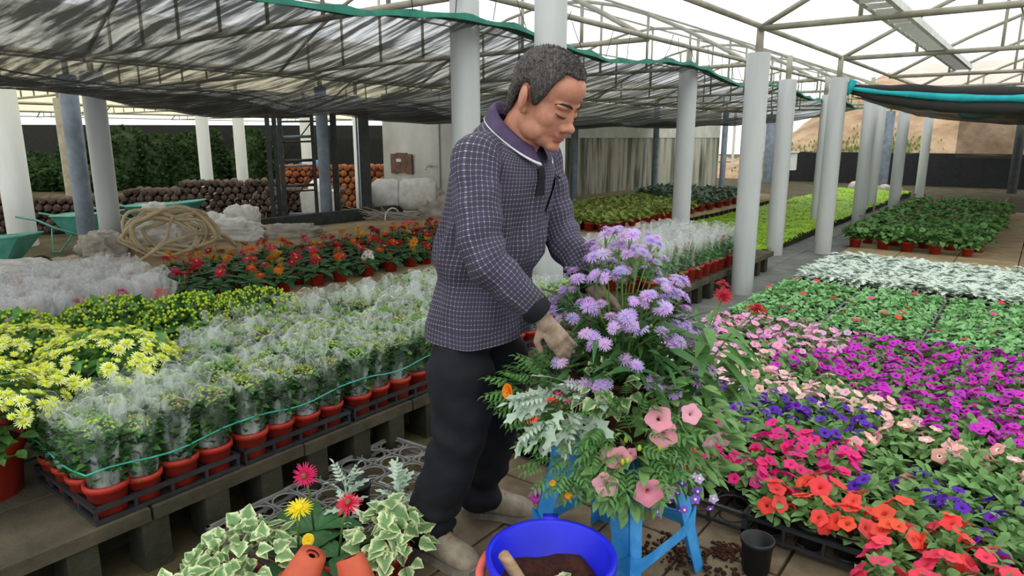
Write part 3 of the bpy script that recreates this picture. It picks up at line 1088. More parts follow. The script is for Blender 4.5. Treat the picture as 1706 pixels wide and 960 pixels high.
# steel scaffold and dark posts in front of the shed
root = thing('scaffold', 'dark steel ladder scaffold standing behind the gerberas', 'scaffold', (0, 0, 0))
A, B = Vector((-8.95, 5.85, 0)), Vector((-8.2, 6.75, 0))
d_ = (B - A).normalized()
n_ = Vector((d_.y, -d_.x, 0))
for s0 in (0, .09, .17, .92):
    t = MB()
    p = A + d_ * s0 - n_ * (.05 if s0 in (.09,) else 0)
    t.box((p.x, p.y, .92), (.03 if s0 != .92 else .045, .03, .95), rot=Matrix.Rotation(math.atan2(d_.y, d_.x), 3, 'Z'))
    ob('upright', t.mesh('upright', ['steel_dark'], False), root)
for i, z in enumerate((.28, .62, .70, .98, 1.06, 1.33, 1.40, 1.62, 1.69)):
    t = MB()
    e = .95 if i in (0, 7) else .62
    t.tube([A + d_ * .15 + Vector((0, 0, z)), A + d_ * e + Vector((0, 0, z + .015))], .022 if i % 2 == 0 else .014, 7)
    ob('rung', t.mesh('rung', ['steel_dark'] if i % 3 else ['steel_grey']), root)
t = MB()
p = A + d_ * .62
t.box((p.x, p.y, .92), (.025, .025, .94), rot=Matrix.Rotation(math.atan2(d_.y, d_.x), 3, 'Z'))
ob('upright', t.mesh('upright', ['steel_dark'], False), root)
for z0, z1 in ((1.1, 1.6), (.3, .95)):
    t = MB()
    t.tube([A + d_ * .2 + Vector((0, 0, z0)), A + d_ * .6 + Vector((0, 0, z1))], .01, 6)
    ob('brace', t.mesh('brace', ['steel_dark']), root)
root = thing('pillar', 'black square steel pillar right of the scaffold', 'pillar', (-8.12, 6.92, 0), .9)
root['kind'] = 'structure'
t = MB(); t.box((0, 0, .93), (.075, .075, .96)); ob('sleeve', t.mesh('sleeve', ['steel_dark'], False), root)
t = MB(); t.box((-.1, .02, .93), (.012, .05, .96)); ob('side_flange', t.mesh('side_flange', ['steel_grey'], False), root)
# white crate and chair behind the scaffold
root = thing('crate', 'white plastic crate with a white sack seen through the scaffold', 'crate', (-9.75, 7.3, 0), .8)
t = MB(); t.box((0, 0, .25), (.28, .22, .27), taper=1.1); ob('crate_body', t.mesh('crate_body', ['whitebox'], False), root)
t = MB(); t.ell((0, 0, .56), (.2, .16, .16)); ob('contents', t.mesh('contents', ['sack']), root)

# white rolled bundle beside the shed, straw bundle, board on the shed wall
root = thing('rolled_bundle', 'white rolled sheet bundle tied with cord leaning on the shed', 'bundle', (-7.95, 7.55, .52), rad(40))
mb = MB()
vs = []
for i in range(15):
    u = i / 14
    x = -.5 + 1.0 * u
    for k in range(18):
        a = TAU * k / 18
        rr = .24 * (1 - .22 * math.exp(-((x + .08) / .05) ** 2) - .25 * max(0, abs(x) - .42) / .08) * (1 + .1 * noise.noise(Vector((x * 4, math.cos(a) * 2, math.sin(a) * 2))))
        vs.append((x, rr * math.cos(a), rr * 1.05 * math.sin(a)))
mb.add(vs, [(i * 18 + k, i * 18 + (k + 1) % 18, (i + 1) * 18 + (k + 1) % 18, (i + 1) * 18 + k) for i in range(14) for k in range(18)] + [tuple(range(18)), tuple(range(14 * 18 + 17, 14 * 18 - 1, -1))])
ob('sheet_roll', mb.mesh('sheet_roll', ['sack']), root)
t = MB(); t.tube([(-.08, .2 * math.cos(TAU * k / 16), .21 * math.sin(TAU * k / 16)) for k in range(17)], .008, 5); ob('cord', t.mesh('cord', ['sack_d']), root)
sack(-7.55, 7.85, .3, .3, .2, .28, .7, 'sack_d', 'pale sack hanging below the white rolled bundle')
root = thing('twig_bundle', 'grey bundle of dry twigs lying before the rolled sheets', 'twigs', (-7.7, 6.95, .1), 0)
mb = MB()
for i in range(90):
    a, b = rv(.1), rv(.2)
    mb.tube([Vector((-.25, -.2, .1)) + b, Vector((0, 0, .12)) + a, Vector((.28, .3, .08)) + rv(.12)], .005, 4)
tg = ob('twigs', mb.mesh('twigs', ['sack_d']), root)
tg['kind'] = 'stuff'
t = MB(); t.tube([(.05, .05 + .15 * math.cos(TAU * k / 12), .12 + .15 * math.sin(TAU * k / 12)) for k in range(13)], .012, 5); ob('cord', t.mesh('cord', ['whitebox']), root)
root = thing('wall_board', 'brown wooden board with a small white tag on the shed wall', 'board', (-8.9, 8.41, .95))
t = MB()
for i in range(4):
    t = MB(); t.box((-.2 + i * .13, 0, .02 * math.sin(i * 1.1)), (.062, .02, .17)); ob('slat', t.mesh('slat', ['wicker'], False), root)
t = MB(); t.box((-.05, -.025, .06), (.06, .004, .025)); ob('name_tag', t.mesh('name_tag', ['pvc_white'], False), root)
root = thing('tap', 'small brass-grey water tap on the shed wall', 'tap', (-8.2, 8.4, .92))
t = MB(); t.tube([(0, .04, 0), (0, -.1, 0), (0, -.12, -.05)], .014, 7); ob('spout', t.mesh('spout', ['wire']), root)
t = MB(); t.tube([(-.07, -.06, .03), (.07, -.06, .03)], .01, 6); ob('handle', t.mesh('handle', ['wire']), root)

# topiary columns and far shrubs
def topiary(x, y, w, h, label, cat='shrub', zb=0., group='clipped topiary columns'):
    root = thing('topiary_column', label, cat, (x, y, zb), 0, group)
    mb = MB()
    body = lambda t: w * (math.sin(min(1, t * 1.02) * PI) ** .22 if t > .5 else .92 + .16 * t)
    for i in range(900):
        t = R.random()
        a = R.uniform(0, TAU)
        r_ = body(t) * R.uniform(.86, 1.05)
        p = Vector((r_ * math.cos(a), r_ * math.sin(a), h * t))
        o = Vector((math.cos(a), math.sin(a), R.uniform(-.4, .8) + (t > .9) * 2))
        mb.leaf(p, o + rv(.6), rv(1), .16, .1, OV3, .2, .2)
    mb.lathe([(.05, 0)] + [(body(t / 8) * .93, h * t / 8 * .98) for t in range(8)] + [(body(.99) * .7, h * .97), (.02, h * .99)], 12)
    ob('foliage', mb.mesh('foliage', ['topiary']), root)


for x, y, w, h, lab in ((-21.0, 9.1, .55, 1.63, 'tall round-topped topiary column right of the pale pillar'),
                        (-20.5, 9.75, .5, 1.42, 'shorter clipped column, third of the topiary row'),
                        (-19.8, 10.3, .42, 1.45, 'slim topiary column just left of the white pillar'),
                        (-19.2, 10.55, .4, 1.6, 'topiary column directly behind the white pillar'),
                        (-18.15, 11.25, .4, 1.58, 'topiary column left of the scaffold'),
                        (-18.4, 11.9, .45, 1.3, 'low topiary column behind the others')):
    topiary(x, y, w, h, lab)
for i, (x, y, w, h) in enumerate(((-22.5, 7.2, .5, .9), (-21.6, 7.4, .6, .65), (-20.6, 8.0, .7, .55), (-23.2, 8.6, .45, 1.3), (-22.9, 9.6, .7, .9), (-21.9, 10.6, .7, 1.0), (-20.8, 11.5, .7, 1.0), (-19.8, 12.4, .7, 1.05))):
    topiary(x, y, w, h, 'bushy dark shrub in the far yard, number-%s from the frame edge' % ['one', 'two', 'three', 'four', 'five', 'six', 'seven', 'eight'][i], 'shrub', 0, 'far yard shrubs')
# dark net hung at the back of the far yard, with yard clutter
root = thing('shade_net', 'dark shade net slung behind the topiary columns', 'shade net', (0, 0, 0))
mb = noisy_grid(0, 1, 0, 1, 40, 8, lambda x, y: 0)
mb.v = [(-27 + 13 * u, 7.5 + 13 * u, 1.25 + .55 * v + .12 * math.sin(u * 22) * (1 - v)) for u, v, z in mb.v]
ob('mesh_cloth', mb.mesh('mesh_cloth', ['blackpot']), root)
mb = MB()
mb.box((-24, 15, .6), (12, .2, .8), rot=Matrix.Rotation(rad(45), 3, 'Z'))
struct('dark_backing', mb, ['blackpot'], 'dark backing added behind the far yard', 'wall')  # added black box that keeps the view behind the topiary dark
t = MB(); t.box((-16.6, 12.2, .55), (.28, .2, .18), rot=Matrix.Rotation(.2, 3, 'X')); tag(ob('tarp_bundle', t.mesh('tarp_bundle', ['bluesheet'])), 'small blue tarp bundle left of the scaffold', 'tarp')

# ================================================================== POTS, TRAYS, PLANT KITS
def pot_mesh(name, rb, rt, h, m, n=16, soil='compost', lip=.006):
    mb = MB()
    mb.lathe([(rb * .2, 0), (rb, 0), (rt * .97, h * .82), (rt + lip, h * .82), (rt + lip, h), (rt - .004, h), (rt - .006, h * .9)], n, 0)
    o = len(mb.v)
    mb.add([((rt - .006) * math.cos(TAU * k / n), (rt - .006) * math.sin(TAU * k / n), h * .9) for k in range(n)], [tuple(range(n))], 1)
    return mb.mesh(name, [m, soil])


POT_RED = pot_mesh('pot', .05, .06, .105, 'redpot')
POT_RED_L = pot_mesh('pot', .1, .125, .2, 'redpot', 20)
POT_BLACK = pot_mesh('pot', .034, .046, .085, 'blackpot', 12)
POT_CELL = pot_mesh('pot', .03, .042, .06, 'blackpot', 8)


def tray_mesh(nx, ny, p, m='tray', h=.07, rings=True, name='plant_tray'):
    mb = MB()
    X, Y = nx * p / 2, ny * p / 2
    b = .007
    for z, w in ((h, b), (.012, b * .8)):
        mb.box((0, -Y, z), (X + w, w, w)); mb.box((0, Y, z), (X + w, w, w))
        mb.box((-X, 0, z), (w, Y + w, w)); mb.box((X, 0, z), (w, Y + w, w))
    for i in range(nx + 1):
        for j in range(ny + 1):
            if i in (0, nx) or j in (0, ny):
                mb.box((-X + i * p, -Y + j * p, h / 2), (.005, .005, h / 2))
    for i in range(1, nx):
        mb.box((-X + i * p, 0, h - .004), (.003, Y, .004))
    for j in range(1, ny):
        mb.box((0, -Y + j * p, h - .004), (X, .003, .004))
    if rings:
        for i in range(nx):
            for j in range(ny):
                cx, cy = -X + (i + .5) * p, -Y + (j + .5) * p
                for rr, z in ((p * .44, h - .004), (p * .34, .012)):
                    mb.tube([(cx + rr * math.cos(TAU * k / 14), cy + rr * math.sin(TAU * k / 14), z) for k in range(15)], .0035, 4, cap=False)
    return mb.mesh(name, [m], False)


def dome(n, Rr, H, z0, L, Wd, prof, mats, buds=0, bsize=.006, bm=(1,), flat=.5, inner=.45, up=.5):
    """leafy mound: leaves over a dome of radius Rr and height H starting at z0"""
    mb = MB()
    for i in range(n):
        a = R.uniform(0, TAU)
        ph = math.acos(R.uniform(-.1, 1))
        k = R.uniform(inner, 1)
        dx, dy, dz = math.sin(ph) * math.cos(a), math.sin(ph) * math.sin(a), math.cos(ph)
        p = Vector((dx * Rr * k, dy * Rr * k, z0 + max(0, dz) ** flat * H * k))
        d = Vector((dx, dy, up * R.uniform(0, 1))) + rv(.5)
        mb.leaf(p - d.normalized() * L * .3, d, Vector((dx * .3, dy * .3, 1)) + rv(.5), L * R.uniform(.7, 1.2), Wd * R.uniform(.8, 1.2), prof, R.uniform(0, .5), R.uniform(0, .5))
    for i in range(buds):
        a = R.uniform(0, TAU)
        ph = math.acos(R.uniform(.15, 1))
        dx, dy, dz = math.sin(ph) * math.cos(a), math.sin(ph) * math.sin(a), math.cos(ph)
        p = Vector((dx * Rr, dy * Rr, z0 + dz ** flat * H)) + rv(.008)
        s = bsize * R.uniform(.7, 1.2)
        mb.add([p + Vector((s, 0, 0)), p + Vector((0, s, 0)), p + Vector((-s, 0, 0)), p + Vector((0, -s, 0)), p + Vector((0, 0, s)), p + Vector((0, 0, -s))],
               [(0, 1, 4), (1, 2, 4), (2, 3, 4), (3, 0, 4), (1, 0, 5), (2, 1, 5), (3, 2, 5), (0, 3, 5)], R.choice(bm))
    return mb.mesh('foliage', mats)


def stems(mb, n, r0, r1, z0, z1, m=0, w=.003):
    for i in range(n):
        a = R.uniform(0, TAU)
        mb.tube([(r0 * math.cos(a), r0 * math.sin(a), z0), (r1 * math.cos(a), r1 * math.sin(a), z1)], w, 4, m, False)


M['coral_throat'] = mat('coral_throat', (196, 66, 62), None, .6)
# ---- flowers (local axis +z)
def daisy(name, r, n, layers, mats, eye=.2, cup=.15, prof=PETAL, wid=None, jit=.1, eyeh=.3):
    mb = MB()
    for k in range(layers):
        rr = r * (1 - .24 * k)
        for i in range(n - 2 * k):
            a = TAU * (i + .5 * (k % 2)) / (n - 2 * k) + R.uniform(-jit, jit)
            d = (math.cos(a), math.sin(a), cup + .4 * k + R.uniform(-.1, .1))
            mb.leaf((0, 0, 0), d, (0, 0, 1), rr * R.uniform(.92, 1.05), (wid or 2.6 * rr / n) * 1.25, prof, .12, .1, 0)
    if eye:
        mb.lathe([(r * eye, .0), (r * eye, r * .1), (r * eye * .6, r * (.1 + eyeh * eye)), (r * .02, r * (.1 + eyeh * eye))], 9, 1, (0, 0, r * .12 * (layers - .6)))
    return mb.mesh(name, mats)


def funnel(name, r, mats, lobes=5, depth=.75, wav=.05):
    mb = MB()
    n = 25
    ph = R.uniform(0, 6)
    rings = [(.12, -depth, 1), (.16, -.35 * depth, 1), (.3, -.1, 1), (.65, .02, 0), (1., -.02, 0)]
    vs = []
    for q, (rr, z, m) in enumerate(rings):
        for k in range(n):
            a = TAU * k / n
            lob = 1 + (.1 * math.cos(lobes * a) if q == 4 else .03 * math.cos(lobes * a) if q == 3 else 0)
            zz = z + (wav * math.sin(lobes * 2 * a + ph) * (q == 4)) + (.03 * math.cos(lobes * a) if q == 3 else 0)
            vs.append((r * rr * lob * math.cos(a), r * rr * lob * math.sin(a), r * zz))
    o = mb.add(vs, [])
    for q in range(4):
        for k in range(n):
            mb.f.append((o + q * n + k, o + q * n + (k + 1) % n, o + (q + 1) * n + (k + 1) % n, o + (q + 1) * n + k))
            mb.mi.append(1 if q == 1 else 0)
    return mb.mesh(name, mats)


FL_PET = [funnel('flower', .032, ['petal', 'petal']) for _ in range(3)]
FL_PETW = [funnel('flower', .03, ['petal', 'white_eye']) for _ in range(2)]
FL_PETC = FL_PET + [funnel('flower', .032, ['petal', 'coral_throat'])]
FL_PETV = [funnel('flower', .029, ['petal', 'violet_eye']) for _ in range(3)]
FL_GER = [daisy('flower', .04, 22, 2, ['petal', 'gold_eye'], .24, .1) for _ in range(2)] + [daisy('flower', .04, 22, 2, ['petal', 'dark_eye'], .24, .15)]
FL_CHR = [daisy('flower', .027, 18, 3, ['petal_y', 'yel_eye'], .3, .15) for _ in range(3)]
FL_CHRH = [daisy('flower', .015, 12, 2, ['petal_y', 'yel_eye'], .6, .7) for _ in range(2)]
FL_AST = [daisy('flower', .023, 24, 3, ['petal', 'petal'], .16, .12, jit=.15) for _ in range(4)]
FL_MAR = [daisy('flower', .02, 9, 2, ['petal', 'petal'], .22, .25, wid=.02) for _ in range(2)]
FL_DAH = [daisy('flower', .035, 20, 4, ['petal', 'petal'], .2, .1) for _ in range(2)]
FL_IMP = [daisy('flower', .019, 5, 1, ['petal', 'petal'], .12, .05, [(0, .2), (.5, .6), (.9, .45), (1, .2)], .028)]
FL_LOB = [daisy('flower', .016, 5, 1, ['petal', 'white_eye'], .25, -.1, LAN, .014) for _ in range(2)]
FL_GRN = [daisy('flower', .03, 5, 3, ['petal', 'petal'], .1, .3, [(0, .2), (.5, .6), (1, .3)], .03)]


def put_flower(parent, me, pos, axis, sc, color, name='flower'):
    o = ob(name, me, parent, color=color)
    face_up(o, pos, axis, sc)
    return o


def jitter(c, k=14):
    return tuple(max(0, min(255, x + R.uniform(-k, k))) for x in c)


# ================================================================== WRAPPED CHRYSANTHEMUMS ON THE BENCH
def sleeve_mesh(r0, r1, z0, z1, m, flare=.2, seed=0):
    mb = MB()
    n, q = 26, 9
    vs = []
    for j in range(q + 1):
        t = j / q
        for k in range(n):
            a = TAU * k / n
            r_ = r0 + (r1 - r0) * min(1, t * 1.6) + flare * r1 * max(0, t - .7) / .3 * .5
            cr = noise.noise(Vector((math.cos(a) * 2.2 + seed, math.sin(a) * 2.2, t * 2.5))) * .22 * (.3 + t)
            cr += noise.noise(Vector((math.cos(a) * 5 + seed, math.sin(a) * 5, t * 6))) * .08
            zt = z0 + (z1 - z0) * t + (.07 * noise.noise(Vector((math.cos(a) * 1.6 + seed * 3, math.sin(a) * 1.6, 9))) * t * t * (z1 - z0) / .3)
            vs.append((r_ * (1 + cr) * math.cos(a), r_ * (1 + cr) * math.sin(a), zt))
    mb.add(vs, [(j * n + k, j * n + (k + 1) % n, (j + 1) * n + (k + 1) % n, (j + 1) * n + k) for j in range(q) for k in range(n)])
    # the cut upper edge of the bag is doubled and uses a denser, whiter film
    top = [Vector(v) for v in vs[q * n:]]
    low = [Vector(v) for v in vs[(q - 1) * n:q * n]]
    mb.add([v.lerp(w, .22) + Vector((0, 0, .0005)) for v, w in zip(top, low)] + top, [(k, (k + 1) % n, n + (k + 1) % n, n + k) for k in range(n)], 1)
    return mb.mesh('sleeve', [m, 'film_edge'])


SLW = [sleeve_mesh(.05, .069, .092, .325, 'film_w', .4, s * 5.1 + 2) for s in range(4)]
SLV = [sleeve_mesh(.05, .068, .092, .315, 'film', .35, s * 7.3) for s in range(6)]


def column_fol(n, buds, bm):
    mb = MB()
    for i in range(n):
        a, t = R.uniform(0, TAU), R.random() ** .7
        r_ = (.05 + .014 * t) * R.uniform(.75, 1)
        p = Vector((r_ * math.cos(a), r_ * math.sin(a), .095 + .185 * t))
        mb.leaf(p, Vector((math.cos(a), math.sin(a), .6)) + rv(.7), Vector((0, 0, 1)) + rv(.6), R.uniform(.026, .042), .03, OV3, .2, .3, R.choice((0, 0, 4)))
    mb.lathe([(.01, .09), (.042, .09), (.05, .2), (.045, .265), (.01, .28)], 10, 0)
    for i in range(buds):
        a, q = R.uniform(0, TAU), math.sqrt(R.random())
        r_ = q * .064
        p = Vector((r_ * math.cos(a), r_ * math.sin(a), .305 - .035 * q * q + R.uniform(-.012, .008)))
        s = R.uniform(.0035, .0065)
        mb.add([p + Vector((s, 0, 0)), p + Vector((0, s, 0)), p + Vector((-s, 0, 0)), p + Vector((0, -s, 0)), p + Vector((0, 0, s))],
               [(0, 1, 4), (1, 2, 4), (2, 3, 4), (3, 0, 4)], R.choice(bm))
    return mb.mesh('foliage', ['leaf_dk', 'bud_g', 'bud_y', 'bud_r', 'leaf'])


FOLC = [column_fol(230, 190, (1, 1, 1, 4)), column_fol(230, 190, (1, 1, 2, 4)), column_fol(230, 190, (1, 3, 2, 1)), column_fol(230, 190, (1, 1, 2, 3, 3))]
TRAY_C = tray_mesh(4, 4, .121, 'tray', .055, False)
P_ = .121


def wrapped_block(ix, iy, x1, y0, nrows, lab, skip=None, sl=SLV, fol=FOLC, twine=True):
    """tray with its front row along x = x1; nrows deep in -x, four along y"""
    tag(ob('plant_tray', TRAY_C, None, (x1 - 1.5 * P_, y0 + 1.5 * P_, .2)), 'black tray under the %s' % lab, 'tray', 'bench trays')
    for i in range(nrows):
        for j in range(4):
            x, y = x1 - i * P_, y0 + j * P_
            if (skip and skip(x, y)) or not in_view(x, y, .4, 70) or not clear(x, y):
                continue
            t = thing('wrapped_chrysanthemum', 'wrapped chrysanthemum, %s pot of the %s row, %s' % (ORD[j], ORD[i], lab), 'potted plant', (x + R.uniform(-.006, .006), y + R.uniform(-.006, .006), .205), R.uniform(0, 6), 'chrysanthemums of the %s' % lab, R.uniform(.95, 1.06))
            ob('pot', POT_RED, t)
            ob('foliage', R.choice(fol), t)
            ob('sleeve', R.choice(sl), t, (0, 0, 0), (0, 0, R.uniform(0, 6)), (1, 1, R.uniform(.9, 1.12)))
    if twine:
        pts = []
        X0, X1, Y0, Y1 = x1 - 3 * P_ - .07, x1 + .07, y0 - .075, y0 + 3 * P_ + .075
        for a, b in (((X0, Y0), (X1, Y0)), ((X1, Y0), (X1, Y1)), ((X1, Y1), (X0, Y1))):
            for k in range(8):
                pts.append((a[0] + (b[0] - a[0]) * k / 8, a[1] + (b[1] - a[1]) * k / 8, .375 + .012 * math.sin(len(pts) * .9)))
        mb = MB()
        mb.tube(pts, .0035, 5)
        tag(ob('twine', mb.mesh('twine', ['twine'])), 'green twine tied around the %s' % lab, 'twine', 'green twines')


YN = ['tray nearest the paver corner', 'second tray along the bench edge', 'third tray along the bench edge', 'tray half behind the man', 'fifth tray of the edge row', 'sixth tray of the edge row']
for k in range(6):
    wrapped_block(0, k, -2.28, .80 + k * .515, 4, YN[k])
YN2 = ['inner tray beside the yellow chrysanthemums', 'middle tray of the inner row', 'inner tray behind the man\'s hem', 'fourth inner tray', 'fifth inner tray']
for k in range(5):
    wrapped_block(1, k, -2.80, 1.36 + k * .515, 4, YN2[k], lambda x, y: x < -3.0 and y < 1.6, sl=SLV + SLW, twine=False)

# low green strip with mauve flowers behind them
mb = MB()
def strip_z(x, y): return .25 + .03 * noise.noise(Vector((x * 6, y * 6, 0)))
for i in range(9000):
    x, y = R.uniform(-4.2, -3.3), R.uniform(2.25, 5.2)
    a = R.uniform(0, TAU)
    mb.leaf((x, y, strip_z(x, y) + R.uniform(-.04, .01)), (math.cos(a), math.sin(a), R.uniform(.2, 1.4)), (-math.cos(a), -math.sin(a), 1), R.uniform(.025, .05), .022, OV3, .3, .2)
for i in range(90):
    x, y = R.uniform(-4.15, -3.4), R.uniform(2.3, 5.2)
    for q in range(4):
        mb.leaf((x, y, strip_z(x, y) + .012), (math.cos(q * 1.6 + i), math.sin(q * 1.6 + i), .3), (0, 0, 1), .014, .012, OV3, .1, .1, 1)
mb.box((-3.75, 3.7, .215), (.43, 1.48, .012), 2)
M['mauve'] = mat('mauve_petal', (178, 150, 196), None, .6, transl=.2)
tag(ob('groundcover', mb.mesh('groundcover', ['turf', 'mauve', 'blackpot'])), 'low green trailing plants dotted mauve between sleeves and gerberas', 'groundcover', None, 'stuff')

# ================================================================== YELLOW AND BUDDING CHRYSANTHEMUMS
def yellow_chrys(x, y, sc, label, nfl, face, budn=60, z=.2):
    t = thing('yellow_chrysanthemum', label, 'potted plant', (x, y, z), 0, 'large yellow chrysanthemums')
    ob('pot', POT_RED_L, t)
    ob('foliage', dome(520, .27 * sc, .24 * sc, .2, .06, .045, OV, ['leaf', 'bud_y'], 260, .009, (1,), .6), t)
    for i in range(nfl):
        a = R.uniform(0, TAU)
        ph = math.acos(R.uniform(.12, 1))
        d = Vector((math.sin(ph) * math.cos(a), math.sin(ph) * math.sin(a), math.cos(ph)))
        if d.dot(Vector(face)) < -.35:
            continue
        p = Vector((d.x * .275 * sc, d.y * .275 * sc, .2 + d.z ** .6 * .25 * sc)) + rv(.012)
        h = R.random() < .3
        put_flower(t, R.choice(FL_CHRH if h else FL_CHR), p, d + rv(.35) + Vector((0, 0, .4)), R.uniform(.9, 1.25), (255, 255, 255))


CAMD = (.75, -.2, .6)
yellow_chrys(-2.74, .60, 1.0, 'big creamy yellow chrysanthemum cut by the frame edge, nearest', 150, CAMD)
yellow_chrys(-2.86, 1.06, 1.0, 'big creamy yellow chrysanthemum beside the first wrapped tray', 170, CAMD)
yellow_chrys(-3.25, .90, .95, 'creamy yellow chrysanthemum behind the two front ones', 110, CAMD)
for x, y, lab in ((-3.42, 1.70, 'budding chrysanthemum with lime buds beside the hazy sleeves'), (-3.28, 1.98, 'lime-budded chrysanthemum at the end of the green strip'), (-3.66, 1.42, 'green budding chrysanthemum before the wrapped gerberas'), (-3.75, .98, 'dark green budding chrysanthemum at the frame edge')):
    t = thing('budding_chrysanthemum', lab, 'potted plant', (x, y, .2), R.uniform(0, 6), 'budding chrysanthemums', (1.12, 1.12, 1.3))
    ob('pot', POT_RED_L, t, sc=.85)
    f = ob('foliage', dome(420, .23, .17, .14, .05, .04, OV, ['leaf', 'bud_y', 'bud_y'], 420, .008, (1,), .6), t)

# ================================================================== GERBERAS
def ger_fol():
    mb = MB()
    for i in range(26):
        a = R.uniform(0, TAU)
        el = R.uniform(.1, .9)
        L = R.uniform(.075, .12)
        d = Vector((math.cos(a), math.sin(a), el))
        mb.leaf(Vector((0, 0, .1)) + Vector((math.cos(a), math.sin(a), 0)) * .015, d, Vector((-math.cos(a) * el, -math.sin(a) * el, 1)), L, .075, GER, R.uniform(.3, .9), .25)
    return mb.mesh('foliage', ['leaf_ger'])


FOLG = [ger_fol() for _ in range(5)]
STG = []
for h in (.08, .105, .13):
    mb = MB(); mb.tube([(0, 0, 0), (.004, .003, h * .6), (0, 0, h)], .0035, 5); STG.append((h, mb.mesh('stem', ['stem'])))
GC = [(214, 34, 66), (226, 48, 96), (230, 92, 142), (236, 96, 34), (240, 150, 40), (196, 28, 54), (222, 60, 70), (238, 176, 44), (170, 24, 48), (228, 74, 118)]
CN = ['crimson', 'rose', 'pink', 'orange', 'amber', 'red', 'coral', 'golden', 'dark red', 'deep pink']


def gerbera(x, y, cols, label, group, wrap=False, z=.2, nf=None, sc=1., names=None):
    t = thing('gerbera', label, 'potted plant', (x, y, z), R.uniform(0, 6), group, sc)
    ob('pot', POT_RED, t)
    ob('foliage', R.choice(FOLG), t)
    for i in range(nf or R.choice((2, 2, 3, 3))):
        h, sm = R.choice(STG)
        a = R.uniform(0, TAU)
        q = R.uniform(.0, .05)
        st = ob('stem', sm, t, (q * math.cos(a), q * math.sin(a), .1), (R.uniform(-.25, .25), R.uniform(-.25, .25), 0))
        c = R.choice(cols)
        fl = ob('flower', R.choice(FL_GER), st, (0, 0, h), (R.uniform(-.5, .8), R.uniform(-.2, .9), 0), R.uniform(.95, 1.25), jitter(GC[c] if isinstance(c, int) else c))
    if wrap:
        ob('sleeve', R.choice(SLG), t, (0, 0, 0), (0, 0, R.uniform(0, 6)), R.uniform(.95, 1.1))
    return t


front = [(2.86, [4, 3]), (3.09, [3, 4]), (3.41, [1, 9]), (3.64, [3, 6]), (3.93, ['w']), (4.21, [6, 5]), (4.48, [5, 4]), (4.66, [6, 8]), (4.95, [7, 4]), (5.2, [7, 3])]
FN = ['single orange gerbera in red pot, first of the front row', 'orange gerbera in red pot, second of the front row', 'deep pink gerbera in red pot, third of the front row', 'orange-red gerbera in red pot, fourth of the front row', 'white flowered gerbera in red pot in the front row', 'coral red gerbera right of the white one', 'red and amber gerbera, seventh of the front row', 'dark red gerbera near the man\'s back, front row', 'golden yellow gerbera beside the man\'s back', 'yellow orange gerbera touching the man\'s outline']
for (y, cs), lab in zip(front, FN):
    gerbera(-4.66 + R.uniform(-.02, .02), y, [(244, 240, 232)] if cs == ['w'] else cs, lab, 'front row gerberas')
RN = ['second row of gerberas on the platform', 'third row of gerberas on the platform', 'fourth row of gerberas on the platform', 'rearmost but two row of gerberas', 'fifth row of gerberas', 'sixth row of gerberas']
for i in range(6):
    x = -4.86 - i * .21
    y = 2.42 + i * .06 + (i % 2) * .1
    cnt = 0
    while y < 6.1 + i * .1:
        c = [R.randint(0, 9) for _ in range(2)]
        if in_view(x, y, .4, 20):
            gerbera(x + R.uniform(-.03, .03), y, c, '%s and %s gerbera, %s of the %s' % (CN[c[0]], CN[c[1]], ORD[cnt], RN[i]), RN[i])
            cnt += 1
        y += R.uniform(.2, .25)
SLG = [sleeve_mesh(.052, .115, .07, .29, 'film_w', .3, s * 3.7 + 1) for s in range(4)]
WN = ['wrapped gerberas beside the budding chrysanthemums', 'second row of wrapped gerberas', 'third row of wrapped gerberas', 'fourth row of wrapped gerberas', 'fifth row of wrapped gerberas', 'sixth row of wrapped gerberas', 'rearmost row of wrapped gerberas']
for i in range(7):
    for j in range(6):
        x, y = -4.5 - i * .2, .95 + j * .215 + i * .04
        if in_view(x, y, .3, 50) and y < 2.15 + i * .04:
            gerbera(x + R.uniform(-.02, .02), y, [0, 1, 9, 6, 2], 'pink red gerbera in hazy sleeve, %s pot of the %s' % (ORD[j], WN[i]), WN[i], True, nf=2)

# ================================================================== FAR BENCH END: WRAPPED RED-FLOWERED PLANTS
FOLR = [dome(120, .07, .16, .11, .05, .035, OV, ['leaf']) for _ in range(3)]
for i in range(5):
    for j in range(11):
        x, y = -2.30 - i * .17, 4.75 + j * .17
        if not in_view(x, y, .4, 10) or not clear(x, y):
            continue
        t = thing('wrapped_begonia', 'red flowered plant in white sleeve at the far bench end, %s of %s row' % (ORD[j], ORD[i]), 'potted plant', (x, y, .205), R.uniform(0, 6), 'wrapped red plants, %s row' % ORD[i], 1.15)
        ob('pot', POT_RED, t)
        ob('foliage', R.choice(FOLR), t)
        ob('sleeve', R.choice(SLW), t, (0, 0, 0), (0, 0, R.uniform(0, 6)))
        for k in range(2):
            put_flower(t, FL_GRN[0], (R.uniform(-.04, .04), R.uniform(-.04, .04), R.uniform(.22, .3)), rv(.5) + Vector((0, 0, 1)), .6, (200, 40, 60))

